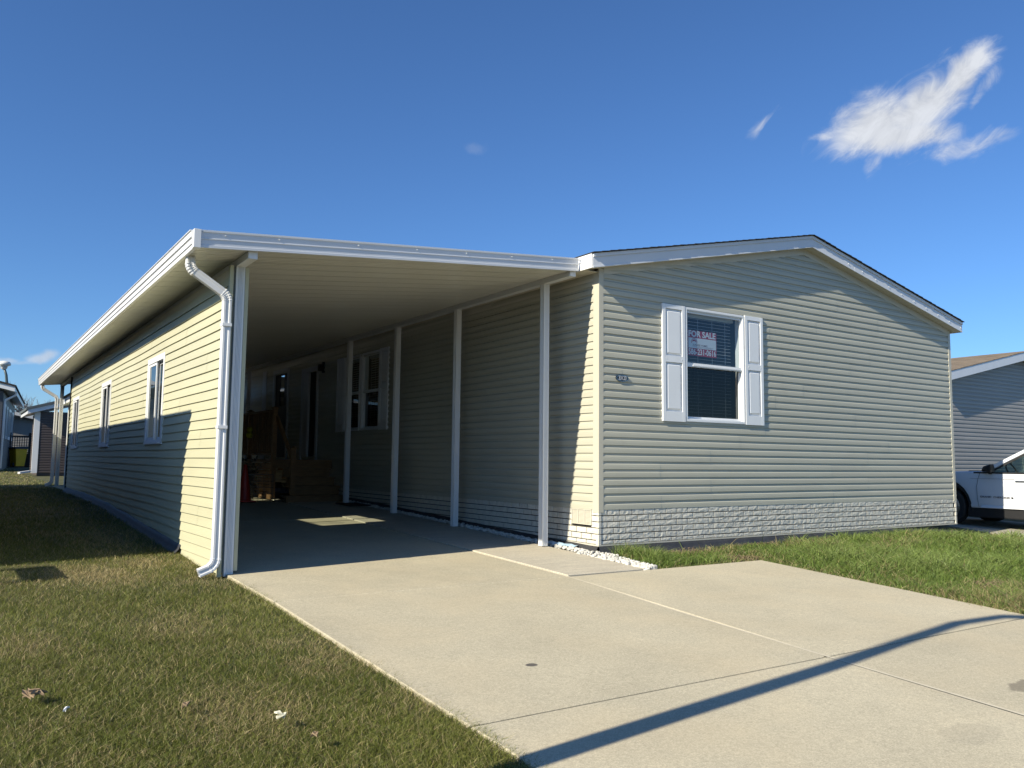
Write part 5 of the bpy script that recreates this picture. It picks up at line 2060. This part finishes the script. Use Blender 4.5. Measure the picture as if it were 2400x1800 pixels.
side_strip([A0] + ROOF[:1], 0.06, 'windscreen_pillar', M_carpaint)
side_strip(ROOF + [C0], 0.085, 'roof_rail', M_carpaint)
side_strip([(0.25, GC + 1.085), (-0.70, GC + 1.625)], 0.035, 'window_trim', M_clad, push=0.012)
side_strip([(-0.70, GC + 1.625), (-1.2, GC + 1.70), (-2.0, GC + 1.70)], 0.03, 'window_trim', M_clad, push=0.012)
side_strip([(-0.60, GC + 1.67), (-0.62, GC + 1.06)], 0.09, 'door_pillar', M_clad, push=0.008)
side_strip([(-1.62, GC + 1.69), (-1.66, GC + 1.08)], 0.08, 'door_pillar', M_clad, push=0.008)
side_strip([(0.55, GC + 1.072), (-2.6, GC + 1.072)], 0.028, 'belt_trim', M_clad, push=-0.008)
for s in (-1, 1):
    for pts in ([(0.27, GC + 1.08), (-0.60, GC + 1.575), (-0.60, GC + 1.06)], [(-0.63, GC + 1.065), (-0.62, GC + 1.66), (-1.2, GC + 1.71), (-1.60, GC + 1.705), (-1.64, GC + 1.08)], [(-1.66, GC + 1.085), (-1.63, GC + 1.70), (-2.05, GC + 1.69), (-2.5, GC + 1.12)]):
        m2 = MB()
        m2.add([cab(y, z, s, 0.015) for y, z in pts], [tuple(range(len(pts)))])
        m2.build('side_glass', M_carglass, car)
m2 = MB()
m2.quad(cab(0.42, GC + 1.085, -1, .03), cab(0.42, GC + 1.085, 1, .03), cab(-0.72, GC + 1.69, 1, .03), cab(-0.72, GC + 1.69, -1, .03))
m2.build('windscreen', M_carglass, car)
m2 = MB()
m2.quad(cab(-2.70, GC + 1.10, -1, .05), cab(-2.70, GC + 1.10, 1, .05), cab(-2.46, GC + 1.68, 1, .05), cab(-2.46, GC + 1.68, -1, .05))
m2.build('rear_glass', M_black_gloss, car)
# cowl, sills, arch liners
MB().box(XN + .15, XF - .15, 0.52, 0.70, GC + 1.095, GC + 1.112).build('cowl', M_clad, car)
MB().box(XN + 0.03, XF - 0.03, RA + 0.42, FA - 0.42, GC + 0.19, GC + SZ + 0.012).build('sill', M_clad, car, bevel=0.02)
MB().box(XN + 0.25, XF - 0.25, -2.7, 1.95, GC + 0.24, GC + 0.40).build('underbody', M_clad, car)
for cyw in (FA, RA):
    for s in (-1, 1):
        xo = XN if s < 0 else XF
        m2 = MB()
        r0_, r1_ = 0.455, 0.505
        aa = [math.radians(-14 + 208 * k / 18) for k in range(19)]
        xa, xb = sorted((xo - s * 0.012, xo - s * 0.40))
        for k in range(18):
            p = lambda r, a, x: (x, cyw + r * math.cos(a), GC + WR + 0.02 + r * math.sin(a))
            m2.hexa([p(r0_, aa[k], xa), p(r1_, aa[k], xa), p(r1_, aa[k], xb), p(r0_, aa[k], xb), p(r0_, aa[k + 1], xa), p(r1_, aa[k + 1], xa), p(r1_, aa[k + 1], xb), p(r0_, aa[k + 1], xb)])
        m2.build('wheel_arch_liner', M_clad, car)
        # wheel
        xc = xo - s * 0.13
        tprof = [(0.24, -0.115), (0.36, -0.12), (0.38, -0.09), (WR, -0.05), (WR, 0.05), (0.38, 0.09), (0.36, 0.12), (0.24, 0.115)]
        m2 = MB()
        m2.lathe(tprof, (xc, cyw, GC + WR), 36, 'x')
        wh = m2.build('wheel', M_rubber, car, smooth=True, auto=0.6)
        m2 = MB()
        for k in range(5):
            a = 2 * math.pi * k / 5 + 0.3
            xo2 = xc + s * 0.118
            for da in (-0.13, 0.13):
                p0 = (xo2, cyw + .05 * math.cos(a), GC + WR + .05 * math.sin(a))
                p1 = (xo2, cyw + .25 * math.cos(a + da), GC + WR + .25 * math.sin(a + da))
                m2.bar(p0, p1, 0.035, 0.02, up=(1, 0, 0))
        m2.lathe([(0.24, -0.012), (0.27, 0.0), (0.265, 0.012), (0.24, 0.012)], (xc + s * 0.118, cyw, GC + WR), 28, 'x')
        m2.build('rim', M_chrome, wh)
# door seams (dark gaps), handle, mirror, badge
for s in (-1,):
    xs = XN - 0.001
    for path in ([(0.43, GC + 1.06), (0.46, GC + 0.95), (0.485, GC + 0.80), (0.475, GC + 0.55), (0.455, GC + 0.39)], [(-0.62, GC + 1.06), (-0.63, GC + 0.6), (-0.60, GC + 0.37)], [(-1.60, GC + 1.06), (-1.55, GC + 0.75), (-1.40, GC + 0.45)], [(1.90, GC + 0.95), (0.46, GC + 0.955), (-2.3, GC + 0.965)]):
        m2 = MB()
        for p, q in zip(path, path[1:]):
            def xsurf(z, y):
                zr = z - GC
                ins = 0.05 * max(0, (zr - 0.72) / 0.4) ** 1.5 + 0.02 * max(0, (0.6 - zr) / 0.3)
                if y > 1.5:
                    ins += 0.16 * ((y - 1.5) / 0.55) ** 2
                return XN + ins
            m2.bar((xsurf(p[1], p[0]) - 0.0005, p[0], p[1]), (xsurf(q[1], q[0]) - 0.0005, q[0], q[1]), 0.003, 0.007, up=(1, 0, 0))
        m2.build('panel_gap', M_dark, car)
    for yh in (-0.36, -1.36):
        m2 = MB()
        m2.box(XN - 0.025, XN + 0.02, yh - 0.12, yh + 0.12, GC + 0.925, GC + 0.965)
        m2.build('door_handle', M_carpaint, car, bevel=0.012)
    mir = MB()
    mir.hexa([(XN - 0.19, 0.10, GC + 1.085), (XN + 0.03, 0.12, GC + 1.085), (XN + 0.03, 0.36, GC + 1.105), (XN - 0.16, 0.31, GC + 1.095), (XN - 0.20, 0.10, GC + 1.245), (XN - 0.02, 0.12, GC + 1.255), (XN - 0.02, 0.30, GC + 1.205), (XN - 0.16, 0.27, GC + 1.195)])
    mir.build('wing_mirror', M_clad, car, bevel=0.03)
    MB().bar((XN + 0.12, 0.24, GC + 1.05), (XN - 0.02, 0.22, GC + 1.09), 0.06, 0.05).build('mirror_arm', M_clad, car)
m2 = MB()
m2.hexa([(XN - .010, -0.50, GC + .385), (XN - .010, 0.42, GC + .385), (XN + .01, 0.42, GC + .38), (XN + .01, -0.50, GC + .38), (XN - .004, -0.50, GC + .425), (XN - .004, 0.40, GC + .415), (XN + .01, 0.40, GC + .43), (XN + .01, -0.50, GC + .44)])
m2.build('door_moulding', M_carpaint, car)
mb_, (a, b) = text_mesh('GRAND  CHEROKEE', 0.05, lambda u, v, d: (u, v, 0), bold=0.001)
sc_ = 0.56 / (b - a)
mb_.v = [(XN - 0.003, 0.42 - (u - a) * sc_, GC + 0.598 + v * 0.95) for u, v, _ in mb_.v]
mb_.build('lettering', M_black_gloss, car)
MB().box(XN - 0.003, XN + 0.001, -0.20, -0.165, GC + 0.585, GC + 0.61).build('badge', M_black_gloss, car)
for s in (-1, 1):
    xo = XN + 0.12 if s < 0 else XF - 0.12
    a, b = sorted((xo, xo - s * 0.45))
    MB().box(a, b, 1.96, 2.05, GC + 0.80, GC + 0.90).build('headlight', M_lens, car)
    a, b = sorted((xo - s * 0.02, xo - s * 0.4))
    MB().box(a, b, -2.86, -2.80, GC + 0.88, GC + 0.98).build('taillight', M_red, car)
MB().box(XN + .45, XF - .45, 2.04, 2.075, GC + 0.68, GC + 0.82).build('grille', M_black_gloss, car)
for xs_ in (10.65, 11.5):
    m2 = MB()
    m2.hexa([(xs_ - .24, -0.45, GC + .62), (xs_ + .24, -0.45, GC + .62), (xs_ + .24, 0.0, GC + .66), (xs_ - .24, 0.0, GC + .66), (xs_ - .23, -0.68, GC + 1.32), (xs_ + .23, -0.68, GC + 1.32), (xs_ + .23, -0.55, GC + 1.34), (xs_ - .23, -0.55, GC + 1.34)])
    m2.box(xs_ - .12, xs_ + .12, -0.70, -0.58, GC + 1.36, GC + 1.54)
    m2.build('seat', M_seat, car, bevel=0.03)
m2 = MB()
m2.tube([(10.65 + .18 * math.cos(2 * math.pi * k / 20), 0.06 + .07 * math.sin(2 * math.pi * k / 20), GC + 1.10 + .17 * math.sin(2 * math.pi * k / 20)) for k in range(21)], 0.016, 6)
m2.build('steering_wheel', M_clad, car)
MB().box(XN + .2, XF - .2, 0.2, 0.5, GC + 0.95, GC + 1.06).build('dashboard', M_seat, car)
MB().box(11.0, 11.2, -0.42, -0.38, GC + 1.56, GC + 1.62).build('rear_view_mirror', M_clad, car)


car.location = (12.02, 0.50, -0.155)
car.scale = (1.045, 1.045, 1.045)


# ------------------------------------------------------------------ grass
def smooth(a, b, x):
    t = np.clip((x - a) / (b - a), 0, 1)
    return t * t * (3 - 2 * t)


def vnoise(x, y, s, seed):
    """value noise on a grid"""
    r = np.random.default_rng(seed)
    T = r.random((256, 256))
    u, v = x * s + 1000, y * s + 1000
    i, j = np.floor(u).astype(int), np.floor(v).astype(int)
    fu, fv = u - i, v - j
    fu, fv = fu * fu * (3 - 2 * fu), fv * fv * (3 - 2 * fv)
    g = lambda a, b: T[a % 256, b % 256]
    return (g(i, j) * (1 - fu) + g(i + 1, j) * fu) * (1 - fv) + (g(i, j + 1) * (1 - fu) + g(i + 1, j + 1) * fu) * fv


def gza(x, y):
    z = np.where(y < 7.5, 0.0356 * (y - 0.7), np.where(y < 11, 0.242 + 0.045 * (y - 7.5) / 3.5, np.where(y < 26, 0.287 - 0.02 * np.minimum(1, (y - 11) / 8), 0.267 + np.minimum(0.2, (y - 26) * 0.0105))))
    t = np.clip((x - 6) / 3.6, 0, 1)
    return z - 0.165 * t * t * (3 - 2 * t)


def make_grass(name, n, sampler, pal):
    x, y, h, w, straw, hue = sampler(n)
    N = len(x)
    z = gza(x, y) - 0.032
    th = RNG.uniform(0, 2 * np.pi, N)
    lean = RNG.uniform(0.2, 2.1, N) * h
    ph = RNG.uniform(0, 2 * np.pi, N)
    dx, dy = np.cos(ph) * lean, np.sin(ph) * lean
    wx, wy = np.cos(th) * w / 2, np.sin(th) * w / 2
    V = np.zeros((N, 5, 3), np.float32)
    V[:, 0] = np.stack([x - wx, y - wy, z], 1)
    V[:, 1] = np.stack([x + wx, y + wy, z], 1)
    V[:, 2] = np.stack([x - wx * .8 + dx * .35, y - wy * .8 + dy * .35, z + h * .6], 1)
    V[:, 3] = np.stack([x + wx * .8 + dx * .35, y + wy * .8 + dy * .35, z + h * .6], 1)
    V[:, 4] = np.stack([x + dx, y + dy, z + h], 1)
    me = bpy.data.meshes.new(name)
    me.vertices.add(N * 5)
    me.vertices.foreach_set('co', V.reshape(-1))
    b5 = (np.arange(N) * 5)[:, None]
    loops = (b5 + np.array([0, 1, 3, 2, 2, 3, 4])[None, :]).reshape(-1)
    me.loops.add(N * 7)
    me.loops.foreach_set('vertex_index', loops.astype(np.int32))
    me.polygons.add(N * 2)
    ls = (np.arange(N) * 7)[:, None] + np.array([0, 4])[None, :]
    me.polygons.foreach_set('loop_start', ls.reshape(-1).astype(np.int32))
    me.update(calc_edges=True)
    g1, g2, g3, st1, st2 = [np.array(c) for c in pal]
    k = hue[:, None]
    g = np.where(k < .6, g1 + (g2 - g1) * (k / .6), g2 + (g3 - g2) * ((k - .6) / .4))
    s = st2 + (st1 - st2) * RNG.random(N)[:, None]
    isst = (RNG.random(N) < straw)[:, None]
    c = np.where(isst, s, g) * RNG.uniform(.75, 1.25, N)[:, None]
    hi = RNG.random(N) < 0.07
    c[hi] = c[hi] * 1.5
    cc = np.ones((N, 5, 4), np.float32)
    cc[:, :, :3] = c[:, None, :]
    ca = me.color_attributes.new('col', 'FLOAT_COLOR', 'POINT')
    ca.data.foreach_set('color', cc.reshape(-1))
    me.materials.append(M_blade)
    ob = bpy.data.objects.new(name, me)
    COL.objects.link(ob)
    return tag(ob, kind='stuff')


def polar(n, r0, r1, a0, a1):
    """points in a fan before the camera, denser nearby (even density on the picture)"""
    u = RNG.random(n)
    r = r0 * (r1 / r0) ** u
    a = YAW + np.radians(RNG.uniform(a0, a1, n))
    return CX + r * np.sin(a), CY + r * np.cos(a), r


def left_sampler(n):
    x, y, r = polar(n, 3.0, 48, -44, 10)
    edge = np.interp(y, [-12, -1, 0, 0.2], [-4.66, -4.45, -4.48, -4.54])
    ok = (x < edge + RNG.normal(0, 0.018, n) + 0.045) | (y > 18.1)
    ok &= ~((y > 18.4) & (x > -4.3)) & (x > -14) & ~((x < -7.2) & (y > 1.4) & (y < 18.7)) & ~((y > 29.9) & (x > -4.4))
    ok &= ~((x > -4.65) & (y > 0.1) & (y < 18) & (x > -4.53))
    ok &= RNG.random(n) < np.where(r > 14, 0.6, 1.0)
    x, y, r = x[ok], y[ok], r[ok]
    N = len(x)
    h = RNG.uniform(0.019, 0.038, N) * (1 + 0.5 * vnoise(x, y, 1.3, 3))
    w = RNG.uniform(0.0020, 0.0036, N) * np.maximum(1, r / 7)
    g = lambda cx, cy, rx, ry: np.exp(-(((x - cx) / rx) ** 2 + ((y - cy) / ry) ** 2))
    s = 0.15 + 0.34 * smooth(.5, .8, vnoise(x, y, 1.1, 5) * .6 + vnoise(x, y, 3.7, 6) * .4)
    s = np.maximum(s, 0.92 * g(-5.55, .75, .55, .75))
    s = np.maximum(s, 0.8 * g(-5.0, 1.35, .4, .5))
    s = np.maximum(s, .55 * g(-5.3, -1.65, .4, .6))
    s = np.maximum(s, .55 * g(-5.4, -3.7, .45, .6))
    s = np.maximum(s, .6 * g(-5.1, 3.5, .5, 2.0))
    s = np.where(y > 18, np.maximum(s, .35), s)
    hue = np.clip(.30 + .35 * (vnoise(x, y, 0.9, 8) - .5) * 2 + RNG.normal(0, .22, N), 0, 1)
    return x, y, h, w, s, hue


def right_sampler(n):
    x, y, r = polar(n, 7, 30, -8, 46)
    redge = 1.557 + (y + 1.19) * 0.1217
    ok = (y < -0.13 + RNG.normal(0, .025, n) + .05 * smooth(2.5, 5, x)) & (x < np.where(y > -.8, 9.5 + .5 * (y + .8), 9.4) + RNG.normal(0, .03, n))
    back = (y > -1.19) & (x > -0.1 + 0.25 * (-y) * 0 - 0.12)
    front = (y <= -1.19) & (x > redge - RNG.random(n) * .05)
    ok &= (back & ~((x < 0.08) & (y > -0.45)) & (x > -0.16 - 0.03 * (y + 1.19))) | front
    x, y, r = x[ok], y[ok], r[ok]
    N = len(x)
    g = lambda cx, cy, rx, ry: np.exp(-(((x - cx) / rx) ** 2 + ((y - cy) / ry) ** 2))
    tall = smooth(.45, .8, vnoise(x, y, .7, 21) * .6 + vnoise(x, y, 2.6, 22) * .4)
    tall = np.maximum(tall, .9 * g(3.0, -1.3, .9, .45))
    tall = np.maximum(tall, .8 * g(6.3, -.5, 1.6, .4))
    mul = np.maximum(np.maximum(g(1.3, -.25, .5, .22), g(1.5, -.95, .28, .22)), np.maximum(g(2.7, -.05, .45, .12), g(2.6, -3.4, .28, .14)))
    edge = np.exp(-np.clip(x - redge[ok], 0, 9) / .18) * (y < -1.1)
    keep = RNG.random(N) > .72 * mul
    x, y, r, tall, mul, edge = x[keep], y[keep], r[keep], tall[keep], mul[keep], edge[keep]
    N = len(x)
    h = RNG.uniform(.05, .10, N) * (1 + 1.2 * tall) * (1 - .45 * mul) * (1 - .5 * edge)
    h = np.where((y > -.35) & (RNG.random(N) < .012), RNG.uniform(.16, .26, N), h)
    w = RNG.uniform(.004, .0075, N) * np.maximum(1, r / 9)
    s = np.clip(.03 + .8 * mul + .35 * edge + .35 * g(1.66, -4.0, .8, .5) + .25 * smooth(.55, .85, vnoise(x, y, 2.1, 25)), 0, .95)
    hue = np.clip(.42 + .35 * tall + RNG.normal(0, .2, N), 0, 1)
    return x, y, h, w, s, hue


make_grass('grass', 860000, left_sampler, [(0.105, 0.125, 0.020), (0.185, 0.20, 0.042), (0.30, 0.30, 0.09), (0.46, 0.37, 0.19), (0.27, 0.22, 0.10)])
make_grass('grass', 360000, right_sampler, [(0.085, 0.130, 0.022), (0.150, 0.215, 0.045), (0.25, 0.31, 0.095), (0.40, 0.33, 0.16), (0.22, 0.17, 0.09)])
# dead clippings along the foot of the gable wall
mb = MB()
rm = random.Random(77)
for k in range(1500):
    cx0, cy0, rx0, ry0 = rm.choice([(1.3, -.28, .5, .2), (1.55, -1.0, .25, .18), (0.25, -.3, .25, .15), (2.7, -.10, .5, .06), (2.6, -3.4, .25, .12), (5, -.12, 2.5, .04)])
    x, y = rm.gauss(cx0, rx0 * .6), rm.gauss(cy0, ry0 * .6)
    if y > -0.07:
        continue
    a, L = rm.uniform(0, 6.28), rm.uniform(.02, .06)
    z = gz(x, y) - 0.012 + rm.uniform(0, .02)
    c, s = math.cos(a), math.sin(a)
    mb.add([(x, y, z), (x + c * L - s * .005, y + s * L + c * .005, z + rm.uniform(0, .015)), (x + c * L * .5 + s * .006, y + s * L * .5 - c * .006, z + .006)], [(0, 1, 2)])
mb.build('dead_clippings', M_deadleaf, kind='stuff')
